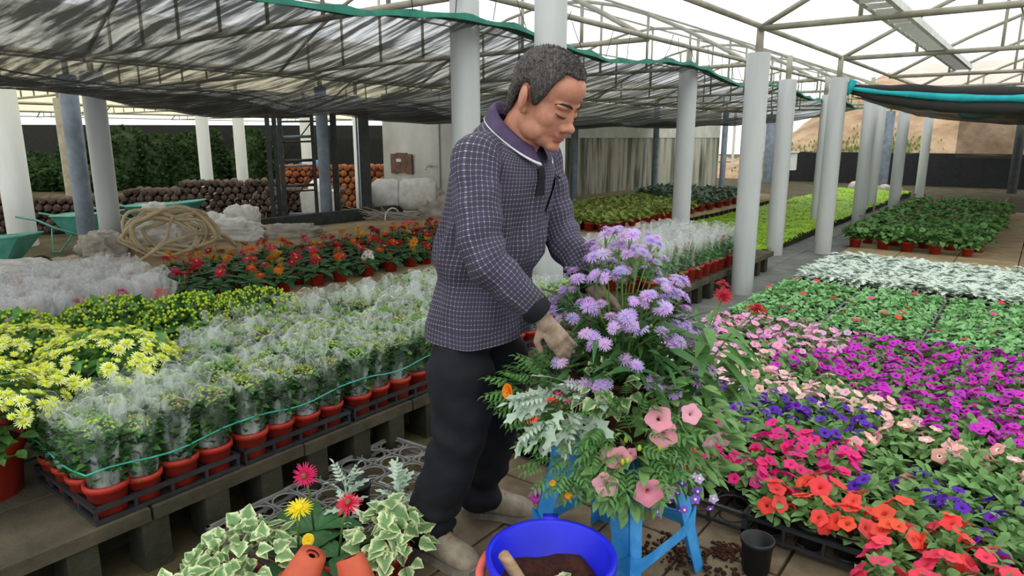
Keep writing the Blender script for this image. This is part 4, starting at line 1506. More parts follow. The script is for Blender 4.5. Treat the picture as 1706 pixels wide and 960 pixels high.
# ================================================================== SEEDLINGS ON THE FAR PLATFORM
FOLS = [dome(46, .1, .1, .1, .07, .06, OV, ['palegreen']) for _ in range(4)]
FOLGY = [dome(60, .11, .16, .12, .08, .06, RND, ['greyplant']) for _ in range(3)]
for i in range(8):
    for j in range(26):
        x, y = -4.45 - i * .2, 7.7 + j * .2
        if y > 12.9 - .0 * i or not in_view(x, y, .3, 5):
            continue
        far = y > 10.6 + i * .12
        if far:
            if (i + j) % 2:
                continue
            t = thing('silver_succulent', 'grey-green rosette plant at the far platform end, %s of %s row' % (ORD[j], ORD[i]), 'potted plant', (x, y, .2), R.uniform(0, 6), 'grey rosettes, %s row' % ORD[i], 1.1)
            ob('pot', POT_RED, t); ob('foliage', R.choice(FOLGY), t)
        else:
            t = thing('seedling_pot', 'pale green seedling before the streaked wall, %s of %s row' % (ORD[j], ORD[i]), 'potted plant', (x, y, .2), R.uniform(0, 6), 'pale seedlings, %s row' % ORD[i], 1.1)
            ob('pot', POT_RED, t); ob('foliage', R.choice(FOLS), t)

# ================================================================== RIGHT-HAND BEDS
TRAY_P = tray_mesh(4, 3, .13, 'tray', .07, True)
FOLP = [dome(58, .068, .09, .08, .05, .032, OV, ['leaf_pet'], flat=.7) for _ in range(6)]
SEED = {'L': [(-1.4, 4.21), (-1.17, 4.14), (-1.07, 4.47), (-1.5, 3.9)], 'P': [(-1.07, 3.51), (-.87, 3.55), (-.67, 3.54), (-.52, 3.45), (-1.22, 3.65)],
        'M': [(-.9, 3.9), (-.77, 4.0), (-.59, 3.82), (-.41, 3.9), (-.19, 3.85), (-.26, 3.5), (-.09, 3.73), (.06, 3.49), (.04, 4.03), (-.4, 3.53), (-.6, 4.3), (0, 4.4)],
        'V': [(-.96, 3.01), (-.82, 2.98), (-.67, 3.01), (-.55, 3.1), (-1.15, 3.1)], 'W': [(-.09, 2.66), (-.02, 2.64), (.07, 2.58), (-.16, 2.66), (-.38, 2.6)],
        'H': [(-.84, 2.65), (-.7, 2.68), (-.55, 2.72), (-.74, 2.45), (-.5, 2.57), (-.58, 2.51), (-1.1, 2.7)],
        'S': [(-.43, 3.0), (-.34, 2.96), (-.21, 3.13), (-.18, 2.98), (0, 3.02), (-.05, 3.11), (-.31, 3.21)],
        'C': [(-.93, 2.02), (-.8, 2.01), (-.76, 2.2), (-.65, 2.18), (-.54, 2.21), (-.45, 2.38), (-.43, 2.45), (-.32, 2.29), (-.25, 2.29), (-.18, 2.3), (-.08, 2.34), (-1.1, 2.3)],
        'D': [(-.45, 2.06), (-.4, 1.97), (-.31, 2.05), (-.21, 2.04), (-.13, 2.11), (-.05, 2.24), (.04, 2.23), (.09, 2.17), (-.3, 1.8), (0, 1.8)], 'G': [(-.07, 2.85), (-.28, 2.74), (.08, 2.85), (-.18, 2.88)]}
PC = {'L': ((236, 170, 208), 9, FL_PET, 'lilac pink petunia at the far left of the bed'), 'P': ((246, 200, 200), 9, FL_PET, 'pale blush petunia in the middle of the bed'),
      'M': ((206, 44, 192), 10, FL_PETV, 'bright magenta petunia beside the impatiens trays'), 'V': ((98, 34, 178), 7, FL_PETV, 'violet petunia between blush and hot pink ones'),
      'W': ((92, 26, 176), 5, FL_PETV, 'violet petunia near the frame edge, behind the red ones'), 'H': ((230, 40, 130), 9, FL_PET, 'hot pink petunia right of the planter'),
      'S': ((246, 178, 180), 3, FL_PETW, 'salmon pink sparse petunia between magenta and violet ones'), 'C': ((240, 78, 66), 7, FL_PETC, 'coral red petunia along the front tray edge'),
      'D': ((232, 66, 96), 6, FL_PETC, 'rose red petunia in the front corner tray'), 'G': ((246, 178, 180), 1, FL_PET, 'green petunia almost without flowers')}
for ty in range(8):
    for tx in range(4):
        x, y = -1.74 + .26 + tx * .53, 2.25 + .2 + ty * .4
        if tx == 3:
            y -= .4
        if y < 4.75:
            if in_view(x, y, .1, 200):
                tag(ob('plant_tray', TRAY_P, None, (x, y, .012)), 'black ring tray in the petunia bed, %s column %s row' % (ORD[tx], ORD[ty]), 'tray', 'petunia bed trays')
for i in range(16):
    for j in range(23):
        x, y = -1.675 + i * .1325, 1.92 + j * .1305
        if y > 4.72 or (y < 2.25 and x < -.28):
            continue
        if i in (6, 7) and j in (3,):
            continue            # the gap where the empty tray shows
        if not in_view(x, y, .15, 190) or not clear(x, y):
            continue
        k = min(((math.hypot(sx_ - x, sy_ - y), kk) for kk, l_ in SEED.items() for sx_, sy_ in l_))[1]
        c, nf, fm, lab = PC[k]
        if k in 'SG' and R.random() < .15:
            continue
        t = thing('petunia', '%s, %s row, %s from the path' % (lab, ORD[j], ORD[i]), 'potted plant', (x + R.uniform(-.01, .01), y + R.uniform(-.01, .01), .02), R.uniform(0, 6), {'L': 'lilac pink', 'P': 'pale blush', 'M': 'magenta', 'V': 'inner violet', 'W': 'outer violet', 'H': 'hot pink', 'S': 'salmon', 'C': 'coral', 'D': 'rose red', 'G': 'green'}[k] + ' petunias', R.uniform(.95, 1.12))
        ob('pot', POT_BLACK, t)
        ob('foliage', R.choice(FOLP), t)
        for q in range(max(0, nf + R.randint(-2, 1))):
            a = R.uniform(0, TAU)
            ph = math.acos(R.uniform(.2, 1))
            d = Vector((math.sin(ph) * math.cos(a), math.sin(ph) * math.sin(a), math.cos(ph)))
            pos = Vector((d.x * .075, d.y * .075, .1 + d.z * .085))
            put_flower(t, R.choice(fm), pos, d + Vector((0, 0, .5)) + rv(.35), R.uniform(.82, 1.05) * (.8 if k in 'LPMVWH' else 1), jitter(c))

# impatiens
TRAY_I = tray_mesh(5, 4, .124, 'tray_grey', .05, False)
FOLI = [dome(40, .058, .06, .055, .042, .03, OV, ['leaf_imp'], flat=.8) for _ in range(6)]
IC = [(236, 70, 50), (226, 60, 110), (232, 90, 80), (224, 70, 150)]
for ty in range(3):
    for tx in range(3):
        x0, y0 = -1.79 + tx * .66, 5.02 + ty * .52
        tag(ob('plant_tray', TRAY_I, None, (x0 + .31, y0 + .248, .012)), 'grey rimmed tray of impatiens, %s column %s row' % (ORD[tx], ORD[ty]), 'tray', 'impatiens trays')
        for i in range(5):
            for j in range(4):
                x, y = x0 + (i + .5) * .124, y0 + (j + .5) * .124
                if not in_view(x, y, .1, 150):
                    continue
                t = thing('impatiens', 'young impatiens, cell %s across %s back, %s tray of the %s row' % (ORD[i], ORD[j], ORD[tx], ORD[ty]), 'potted plant', (x, y, .015), R.uniform(0, 6), 'impatiens of tray %s-%s' % (ORD[tx], ORD[ty]), R.uniform(.95, 1.15))
                ob('pot', POT_CELL, t)
                ob('foliage', R.choice(FOLI), t)
                if R.random() < .14:
                    put_flower(t, FL_IMP[0], (R.uniform(-.03, .03), R.uniform(-.03, .03), R.uniform(.1, .125)), rv(.4) + Vector((0, 0, 1)), 1.1, R.choice(IC))


# dusty miller
def miller(n, L, up=.7, m='silver'):
    mb = MB()
    for i in range(n):
        a = R.uniform(0, TAU)
        e = R.uniform(.2, 1.6) * up
        d = Vector((math.cos(a), math.sin(a), e))
        mb.leaf(Vector((0, 0, .05)) + Vector((math.cos(a), math.sin(a), 0)) * .01 + Vector((0, 0, R.uniform(0, .05))), d, Vector((-math.cos(a) * e, -math.sin(a) * e, 1)), L * R.uniform(.7, 1.1), L * .72, LOB, R.uniform(.3, .8), .15)
    return mb.mesh('foliage', [m])


FOLM = [miller(30, .105, m='silver_pale') for _ in range(6)]
for ty in range(3):
    for tx in range(3):
        x0, y0 = -1.74 + tx * .66, 6.76 + ty * .51
        tag(ob('plant_tray', TRAY_I, None, (x0 + .31, y0 + .248, .012)), 'grey rimmed tray of dusty millers, %s column %s row' % (ORD[tx], ORD[ty]), 'tray', 'dusty miller trays')
        for i in range(5):
            for j in range(4):
                x, y = x0 + (i + .5) * .124, y0 + (j + .5) * .124
                if not in_view(x, y, .1, 150):
                    continue
                if tx == 1 and ty == 0 and j == 0 and i == 2:
                    continue
                t = thing('dusty_miller', 'silver white dusty miller, %s across %s back, %s tray of the %s row' % (ORD[i], ORD[j], ORD[tx], ORD[ty]), 'potted plant', (x, y, .015), R.uniform(0, 6), 'dusty millers of tray %s-%s' % (ORD[tx], ORD[ty]), R.uniform(.95, 1.15))
                ob('pot', POT_CELL, t)
                ob('foliage', R.choice(FOLM), t)

# geraniums in red pots
FOLN = [dome(190, .165, .15, .12, .062, .062, RND, ['leaf_gern'], flat=.6, inner=.3) for _ in range(5)]
rows = 0
for j in range(14):
    y = 9.75 + j * .44
    for i in range(5):
        x = -1.86 + i * .31 + (j % 2) * .1 + R.uniform(-.03, .03)
        if not in_view(x, y, .3, 40):
            continue
        t = thing('geranium', 'leafy geranium in red pot, %s across the %s row from the dusty millers' % (ORD[i], ORD[j]), 'potted plant', (x, y + R.uniform(-.04, .04), 0), R.uniform(0, 6), 'geraniums in red pots', R.uniform(.95, 1.15))
        ob('pot', POT_RED, t, sc=1.1)
        ob('foliage', R.choice(FOLN), t)
        for q in range(0 if j < 2 else R.choice((0, 1, 1, 2))):
            put_flower(t, FL_GRN[0], (R.uniform(-.1, .1), R.uniform(-.1, .1), R.uniform(.29, .34)), (0, 0, 1), R.uniform(.7, 1.1), R.choice(((206, 60, 90), (226, 120, 150), (214, 60, 50), (226, 190, 190))))

# ================================================================== THE MAN
def fuse(mb, voxel, name, mats, smooth_it=4, fac=.5, disp=None, subsurf=0):
    """merge overlapping solids into one continuous skin"""
    me = bpy.data.meshes.new('tmp')
    me.from_pydata(mb.v, [], mb.f)
    o = bpy.data.objects.new('tmp', me)
    COL.objects.link(o)
    r = o.modifiers.new('r', 'REMESH')
    r.mode = 'VOXEL'
    r.voxel_size = voxel
    s = o.modifiers.new('s', 'SMOOTH')
    s.factor = fac
    s.iterations = smooth_it
    dg = bpy.context.evaluated_depsgraph_get()
    out = bpy.data.meshes.new_from_object(o.evaluated_get(dg))
    bpy.data.objects.remove(o)
    bpy.data.meshes.remove(me)
    out.name = name
    out.materials.clear()
    for m in mats:
        out.materials.append(M[m])
    if disp:
        out.update()
        nn = [v.normal.copy() for v in out.vertices]
        for v, n in zip(out.vertices, nn):
            v.co += n * disp(v.co)
    out.polygons.foreach_set('use_smooth', [True] * len(out.polygons))
    out.polygons.foreach_set('material_index', [0] * len(out.polygons))
    out.update()
    return out


def cap(mb, a, b, ra, rb, n=14):
    """tapered capsule"""
    a, b = Vector(a), Vector(b)
    t = (b - a).normalized()
    pts, rr = [], []
    for k in range(5):
        ph = PI / 2 * k / 4.4
        pts.append(a - t * ra * math.cos(ph)); rr.append(max(.0008, ra * math.sin(ph)))
    pts.append(a); rr.append(ra)
    pts.append(b); rr.append(rb)
    for k in range(5):
        ph = PI / 2 * (4 - k) / 4.4
        pts.append(b + t * rb * math.cos(ph)); rr.append(max(.0008, rb * math.sin(ph)))
    mb.tube(pts, rr, n)


man = thing('person', 'man in checked navy shirt and black trousers planting the flower planter', 'person', (-1.401, 1.622, 0), rad(4.6))
HC = Vector((.262, 0, 1.508))
HR = Matrix.Rotation(rad(27), 3, 'Y') @ Matrix.Identity(3)
HR = Matrix.Rotation(rad(-6), 3, 'Z') @ HR


def hp(x, y, z):
    return HC + HR @ Vector((x, y, z))


body = MB()


def he(c, r, ry=0., rz=0.):
    body.ell(hp(*c), r, HR @ Matrix.Rotation(ry, 3, 'Y') @ Matrix.Rotation(rz, 3, 'Z'), 20, 14)


he((-.012, 0, .036), (.102, .08, .09))
he((.03, 0, -.03), (.068, .066, .092))
he((.05, 0, .05), (.05, .06, .05))
for s in (-1, 1):
    he((.042, .036 * s, -.032), (.042, .033, .036))
    he((.02, .048 * s, -.078), (.042, .022, .036))
    he((.0, .05 * s, -.055), (.035, .02, .05))
    he((.084, .034 * s, .012), (.012, .026, .009), 0, .35 * s)
    he((.079, .033 * s, -.010), (.014, .019, .0115), 0, .45 * s)
    he((.1, .0155 * s, -.047), (.013, .0095, .0095))
    he((-.016, .088 * s, -.01), (.023, .009, .037), -.15, .5 * s)
    he((-.004, .083 * s, -.038), (.013, .008, .014), 0, .4 * s)
he((.036, 0, -.094), (.052, .05, .032))
he((.075, 0, -.108), (.022, .026, .018))
he((.085, 0, .012), (.012, .03, .012))
he((.094, 0, -.012), (.012, .011, .032), -.38)
he((.108, 0, -.041), (.0165, .0155, .0135))
he((.082, 0, -.064), (.014, .03, .016))
he((.091, 0, -.074), (.0085, .025, .007))
he((.087, 0, -.086), (.009, .021, .0075))
cap(body, hp(-.035, 0, -.04), (.14, 0, 1.37), .054, .058)
cap(body, hp(-.01, 0, -.06), (.165, 0, 1.36), .05, .05)
# trunk and limbs under the clothes
body.ell((.12, 0, 1.3), (.085, .14, .09))
body.ell((.08, 0, 1.15), (.1, .14, .18))
body.ell((.02, 0, .92), (.11, .15, .16))
SH = {-1: [(.135, -.15, 1.355), (.195, -.225, 1.095), (.305, -.125, .925)], 1: [(.135, .15, 1.35), (.19, .205, 1.11), (.33, .17, .955)]}
for s, (a, b, c) in SH.items():
    cap(body, a, b, .046, .038)
    cap(body, b, c, .038, .026)
LEG = {-1: [(.01, -.09, .88), (.01, -.115, .48), (-.105, -.118, .09)], 1: [(.01, .09, .88), (-.01, .13, .48), (-.1, .165, .09)]}
for s, (a, b, c) in LEG.items():
    cap(body, a, b, .07, .05)
    cap(body, b, c, .05, .032)
    cap(body, c, (c[0] + .02, c[1], .06), .03, .024)


def hand(mb, wrist, d, up, side, curl, sc=1.):
    """palm + five fingers; d along the hand, up = back of the hand, side = thumb side sign"""
    d = Vector(d).normalized()
    up = Vector(up)
    up = (up - d * up.dot(d)).normalized()
    sdv = d.cross(up) * side
    w = Vector(wrist)
    cap(mb, w - d * .02, w + d * .03, .024 * sc, .026 * sc)
    for k in (-1.2, -.4, .4, 1.2):
        cap(mb, w + d * .02 + sdv * k * .01, w + d * .085 * sc + sdv * k * .0185 * sc, .0155 * sc, .0125 * sc, 10)
    for k, L in ((1.2, .068), (.4, .078), (-.4, .072), (-1.2, .056)):
        p = w + d * .088 * sc + sdv * k * .0195 * sc
        dd = (d + sdv * k * .07).normalized()
        a = curl
        for seg, f in enumerate((.45, .32, .25)):
            dd = (dd * math.cos(a) - up * math.sin(a)).normalized()
            q = p + dd * L * f * sc
            cap(mb, p, q, (.0092 - .0008 * seg) * sc, (.0086 - .0009 * seg) * sc, 10)
            p = q
            a = curl * 1.1
    p = w + d * .03 + sdv * .022
    q = p + (d * .55 + sdv * .75 - up * .3).normalized() * .042 * sc
    cap(mb, p, q, .0135 * sc, .011 * sc, 10)
    q2 = q + (d * .9 + sdv * .25 - up * .35).normalized() * .034 * sc
    cap(mb, q, q2, .0105 * sc, .0085 * sc, 10)


wr = Vector(SH[-1][2])
hand(body, wr + Vector((.012, .006, -.02)), (.55, .25, -.78), (.35, -.9, .25), 1, .38)
wl = Vector(SH[1][2])
hand(body, wl + Vector((.015, -.01, -.015)), (.8, -.1, -.55), (.35, .9, .3), -1, .38)
bme = fuse(body, .0042, 'body', ['skin', 'glove', 'lip'], 3, .5)
# lips and soiled working hands keep their own colouring
IH = HR.inverted()
for p in bme.polygons:
    c = p.center
    if c.z < .985 and c.x > .24:
        p.material_index = 1
    else:
        q = IH @ (Vector(c) - HC)
        if q.x > .083 and abs(q.y) < .027 and -.092 < q.z < -.068:
            p.material_index = 2
ob('body', bme, man)

# hair: thick cap following the skull with a receding hairline
mb = MB()
nu, nv = 56, 26
TH = [(0, .088), (25, .095), (40, .094), (52, .066), (60, .02), (68, -.02), (80, -.024), (86, .02), (100, .034), (114, .0), (128, -.06), (150, -.088), (180, -.09)]


def hairline(a):
    a = abs(math.degrees(a))
    for (a0, z0), (a1, z1) in zip(TH, TH[1:]):
        if a0 <= a <= a1:
            return z0 + (z1 - z0) * (a - a0) / (a1 - a0) + .004 * math.sin(a * 1.9) + .003 * math.sin(a * .83)
    return -.09


def hsurf(a, t, off):
    zl = hairline(a)
    z = zl + (.128 - zl) * t
    top = .128 + off
    zz = zl + (top - zl) * t
    k = math.sqrt(max(0, 1 - max(0, (zz - .036) / (top - .0355)) ** 2.2))
    if zz < .036:
        back = max(0, -math.cos(a))
        k = 1 - .1 * back * ((.036 - zz) / .1)
        if math.cos(a) > -.2:
            k *= 1 - .12 * (.036 - zz) / .06
    rx, ry = .103 + off, .081 + off
    return Vector((-.012 + rx * k * math.cos(a), ry * k * math.sin(a), zz))


vs = []
for j in range(nv + 1):
    t = (j / nv) ** .9
    for i in range(nu):
        a = -PI + TAU * i / nu
        edge = .002 + .008 * min(1, t * 7)
        vs.append(hp(*hsurf(a, t, edge + .0025 * noise.noise(Vector((a * 6, t * 14, 0))))))
o_ = len(vs)
for i in range(nu):
    a = -PI + TAU * i / nu
    vs.append(hp(*hsurf(a, 0, -.008)))
fs = [(j * nu + i, j * nu + (i + 1) % nu, (j + 1) * nu + (i + 1) % nu, (j + 1) * nu + i) for j in range(nv) for i in range(nu)]
fs += [(o_ + i, o_ + (i + 1) % nu, (i + 1) % nu, i) for i in range(nu)]
mb.add(vs, fs)
for i in range(5200):     # short cropped strands standing off the cap
    a, t = R.uniform(-PI, PI), 1 - R.random() ** 1.3
    p = hsurf(a, t, .008 if t > .1 else .004)
    q = hsurf(a, min(1, t + .05), .009) - p
    o = Vector((math.cos(a) * .6, math.sin(a) * .6, .35 + .6 * t))
    dd = (o.normalized() * .55 + Vector((.35, 0, -.25)) + rv(.35)).normalized() * R.uniform(.005, .011)
    sdv = dd.cross(rv(1)).normalized() * .0011
    mb.add([hp(*(p - sdv)), hp(*(p + sdv)), hp(*(p + dd))], [(0, 1, 2)])
tag(ob('hair', mb.mesh('hair', ['hair']), man), 'short salt-and-pepper hair')
# brows and lowered eyelids
for s in (-1, 1):
    mb = MB()
    mb.tube([hp(.1, .012 * s, .014), hp(.1, .028 * s, .021), hp(.086, .046 * s, .02), hp(.07, .058 * s, .012)], [.002, .0038, .0034, .0012], 7)
    ob('eyebrow', mb.mesh('eyebrow', ['brow']), man)
    mb = MB()
    mb.tube([hp(.0945, .018 * s, -.014), hp(.096, .03 * s, -.0165), hp(.088, .043 * s, -.0145), hp(.079, .051 * s, -.009)], [.001, .0022, .0022, .001], 6)
    ob('eyelid_line', mb.mesh('eyelid_line', ['brow']), man)
mb = MB()
mb.tube([hp(.094, -.024, -.0805), hp(.1, -.01, -.0795), hp(.1015, 0, -.0805), hp(.1, .01, -.0795), hp(.094, .024, -.0805)], [.0006, .0014, .0014, .0014, .0006], 6)
ob('mouth_line', mb.mesh('mouth_line', ['lip']), man)
# darker patches on the ears painting in the shade of their hollows
mb = MB()
for s in (-1, 1):
    mb.ell(hp(-.008, .0965 * s, -.008), (.010, .0025, .019), HR @ Matrix.Rotation(.5 * s, 3, 'Z'), 10, 6)
ob('ear_shade', mb.mesh('ear_shade', ['lip']), man)

# ---- shirt
RG = [(.785, .022, .145, .182), (.83, .024, .144, .18), (.89, .03, .138, .176), (.945, .038, .13, .17), (.975, .044, .125, .166), (1.0, .05, .134, .172), (1.035, .06, .146, .18), (1.09, .072, .145, .182),
      (1.16, .088, .138, .181), (1.23, .102, .132, .18), (1.29, .113, .125, .178), (1.33, .122, .116, .173), (1.36, .13, .104, .16), (1.383, .138, .09, .138), (1.40, .147, .077, .106), (1.412, .154, .066, .078), (1.42, .158, .06, .066)]


def shirt_pt(z0, cx, d, w, a, flare=0):
    e = .82
    c, s = math.cos(a), math.sin(a)
    x = cx + d * math.copysign(abs(c) ** e, c)
    y = w * math.copysign(abs(s) ** e, s)
    f = .014 * noise.noise(Vector((x * 8, y * 8, z0 * 5))) + .011 * noise.noise(Vector((x * 5 + 4, y * 22, z0 * 9)))
    # creases running down from the chest and bunching over the waist
    f += .009 * math.sin(a * 7 + z0 * 13) * max(0, 1 - abs(z0 - .93) / .2)
    f += .009 * math.sin(a * 11 - z0 * 26) * max(0, 1 - abs(z0 - 1.1) / .14)
    x += math.cos(a) * f
    y += math.sin(a) * f
    z = z0 + .012 * math.sin(a * 2 + 1) * (z0 < .84) - .058 * math.cos(a) * min(1, max(0, (z0 - 1.25) / .16)) ** 1.3
    return Vector((x, y, z))


mb = MB()
n = 72
zz = []
for q in range(len(RG) - 1):
    for k in range(4):
        t = k / 4
        zz.append([RG[q][i] + (RG[q + 1][i] - RG[q][i]) * t for i in range(4)])
zz.append(list(RG[-1]))
vs = []
vlen = 0
for j, (z0, cx, d, w) in enumerate(zz):
    u = 0
    prev = None
    for i in range(n + 1):
        a = -PI + TAU * i / n
        p = shirt_pt(z0, cx, d, w, a)
        vs.append(p)
        mb.uv[len(vs) - 1] = (a * .178, z0 + (0.5 * max(0, z0 - 1.36)))
mb.add(vs, [(j * (n + 1) + i, j * (n + 1) + i + 1, (j + 1) * (n + 1) + i + 1, (j + 1) * (n + 1) + i) for j in range(len(zz) - 1) for i in range(n)])
shirt = ob('shirt', mb.mesh('shirt', ['shirt']), man)


def sleeve_arm(pts, rads, name, seed, m='shirt'):
    mb = MB()
    P = [Vector(p) for p in pts]
    # resample with catmull-rom
    fine, fr = [], []
    for i in range(len(P) - 1):
        p0, p1, p2, p3 = P[max(0, i - 1)], P[i], P[i + 1], P[min(len(P) - 1, i + 2)]
        for k in range(9):
            t = k / 9
            fine.append(.5 * ((2 * p1) + (p2 - p0) * t + (2 * p0 - 5 * p1 + 4 * p2 - p3) * t * t + (3 * p1 - p0 - 3 * p2 + p3) * t ** 3))
            fr.append(rads[i] + (rads[i + 1] - rads[i]) * t)
    fine.append(P[-1])
    fr.append(rads[-1])
    nn = 36
    tl = (fine[1] - fine[0]).normalized()
    nr = tl.cross(Vector((1, 0, 0))).normalized()
    d = 0
    vs = []
    for i, p in enumerate(fine):
        t = (fine[min(len(fine) - 1, i + 1)] - fine[max(0, i - 1)]).normalized()
        nr = (nr - t * nr.dot(t)).normalized()
        b = t.cross(nr)
        if i:
            d += (p - fine[i - 1]).length
        for k in range(nn + 1):
            a = TAU * k / nn
            rr = fr[i] * (1 + .13 * noise.noise(Vector((math.cos(a) * 2 + seed, math.sin(a) * 2, d * 14))) + .085 * math.sin(d * 75 + 2 * math.cos(a + seed)) * max(0, 1 - abs(i / len(fine) - .62) / .35))
            vs.append(p + (nr * math.cos(a) + b * math.sin(a)) * rr)
            mb.uv[len(vs) - 1] = (a * .062, d)
    mb.add(vs, [(i * (nn + 1) + k, i * (nn + 1) + k + 1, (i + 1) * (nn + 1) + k + 1, (i + 1) * (nn + 1) + k) for i in range(len(fine) - 1) for k in range(nn)])
    o = ob(name, mb.mesh(name, [m]), shirt)
    return o, fine


for s in (-1, 1):
    a, b, c = (Vector(v) for v in SH[s])
    mid = a.lerp(b, .45) + Vector((-.008, .014 * s, .01))
    _, fine = sleeve_arm([a + Vector((-.005, -.05 * s, .012)), a + Vector((0, .012 * s, -.012)), mid, b, b.lerp(c, .5) + Vector((0, .006 * s, -.005)), b.lerp(c, .92)], [.05, .07, .068, .062, .056, .045], 'sleeve', 3 * s + 5)
    mb = MB()
    t = (c - b).normalized()
    mb.tube([b.lerp(c, .86), b.lerp(c, .9), b.lerp(c, 1.06), b.lerp(c, 1.08)], [.044, .047, .044, .038], 20, cap=False)
    tag(ob('cuff', mb.mesh('cuff', ['trouser']), shirt), 'dark knit cuff')
# collar with white edge
mb = MB()
mb2 = MB()
vs, ws = [], []
N = 40
for i in range(N + 1):
    a = PI - rad(162) * 1 + 0
    a = rad(18) + (TAU - rad(36)) * i / N        # opening faces forward
    c, s_ = math.cos(a), math.sin(a)
    fr = max(0, c)
    base = Vector((.158, 0, 1.412 - .062 * c))
    inner = base + Vector((.058 * c, .06 * s_, .026))
    top = base + Vector((.062 * c, .064 * s_, .031))
    out = base + Vector((.082 * c + .012 * fr, .088 * s_, .006 - .01 * fr))
    low = base + Vector((.09 * c + .02 * fr, .098 * s_, -.010 - .022 * fr))
    vs += [inner - Vector((0, 0, .03)), inner, top, top.lerp(out, .5) + Vector((.004 * c, .004 * s_, .004)), out, low]
    nrm = Vector((c, s_, .6)).normalized() * .003
    ws += [out.lerp(low, .8) + nrm, low + nrm, low - nrm * .6]
mb.add(vs, [(i * 6 + k, i * 6 + k + 1, (i + 1) * 6 + k + 1, (i + 1) * 6 + k) for i in range(N) for k in range(5)])
col_ = tag(ob('collar', mb.mesh('collar', ['purple_cloth']), shirt), 'plain purple collar')
mb2.add(ws, [(i * 3 + k, i * 3 + k + 1, (i + 1) * 3 + k + 1, (i + 1) * 3 + k) for i in range(N) for k in range(2)])
ob('collar_edge', mb2.mesh('collar_edge', ['white_cloth']), col_)
# placket and breast pocket
mb = MB()
vs = []
for k in range(8):
    z = 1.345 - k * .016
    q = next(RG[i] for i in range(len(RG) - 1, -1, -1) if RG[i][0] <= z)
    for yy in (-.011, .011):
        a = yy / .19
        p = shirt_pt(z, q[1], q[2], q[3], a)
        vs.append(p + Vector((.007, 0, 0)))
mb.add(vs, [(2 * k, 2 * k + 1, 2 * k + 3, 2 * k + 2) for k in range(7)])
tag(ob('placket', mb.mesh('placket', ['trouser']), shirt), 'dark button placket')
mb = MB()
vs = []
for k in range(6):
    z = 1.285 - k * .022
    for q_ in range(5):
        a = rad(24 + 7.5 * q_)
        qq = min(range(len(RG) - 1), key=lambda i: abs(RG[i][0] - z))
        t = (z - RG[qq][0]) / max(.001, RG[qq + 1][0] - RG[qq][0])
        vals = [RG[qq][i] + (RG[qq + 1][i] - RG[qq][i]) * t for i in range(4)]
        p = shirt_pt(z, vals[1], vals[2], vals[3], a)
        vs.append(p + Vector((math.cos(a), math.sin(a), 0)) * .006)
        mb.uv[len(vs) - 1] = (a * .178 + .004, z + .005)
mb.add(vs, [(k * 5 + q_, k * 5 + q_ + 1, (k + 1) * 5 + q_ + 1, (k + 1) * 5 + q_) for k in range(5) for q_ in range(4)])
ob('pocket', mb.mesh('pocket', ['shirt']), shirt)
mb = MB()
mb.tube([shirt_pt(1.287, .1, .144, .208, rad(24 + 6 * k)) + Vector((.008, .003, 0)) for k in range(6)], .0025, 5)
ob('pocket_edge', mb.mesh('pocket_edge', ['trouser']), shirt)

# ---- trousers
tr = MB()
tr.ell((.004, 0, .84), (.118, .152, .13))
for s, (a, b, c) in LEG.items():
    a, b, c = Vector(a), Vector(b), Vector(c)
    cap(tr, a + Vector((0, .005 * s, -.14)), a.lerp(b, .55) + Vector((.012, 0, 0)), .084, .096, 20)
    cap(tr, a.lerp(b, .5) + Vector((.01, 0, 0)), b + Vector((.012, 0, 0)), .106, .09, 20)
    cap(tr, b + Vector((.01, 0, 0)), b.lerp(c, .6), .09, .08, 20)
    tr.tube([b.lerp(c, .5), c + Vector((-.004, 0, .06)), c + Vector((-.006, 0, 0)), c + Vector((-.006, 0, -.035))], [.08, .078, .079, .08], 20)


def crease(co):
    k = max(0, 1 - abs(co.z - .14) / .16)
    kn = max(0, 1 - abs(co.z - .5) / .16)
    return .011 * noise.noise(co * 9) + .009 * k * math.sin(co.z * 75 + 4 * noise.noise(co * 6)) + .007 * kn * math.sin(co.z * 42 + co.x * 30) + .004 * noise.noise(co * 24)


ob('trousers', fuse(tr, .010, 'trousers', ['trouser'], 6, .5, crease), man)

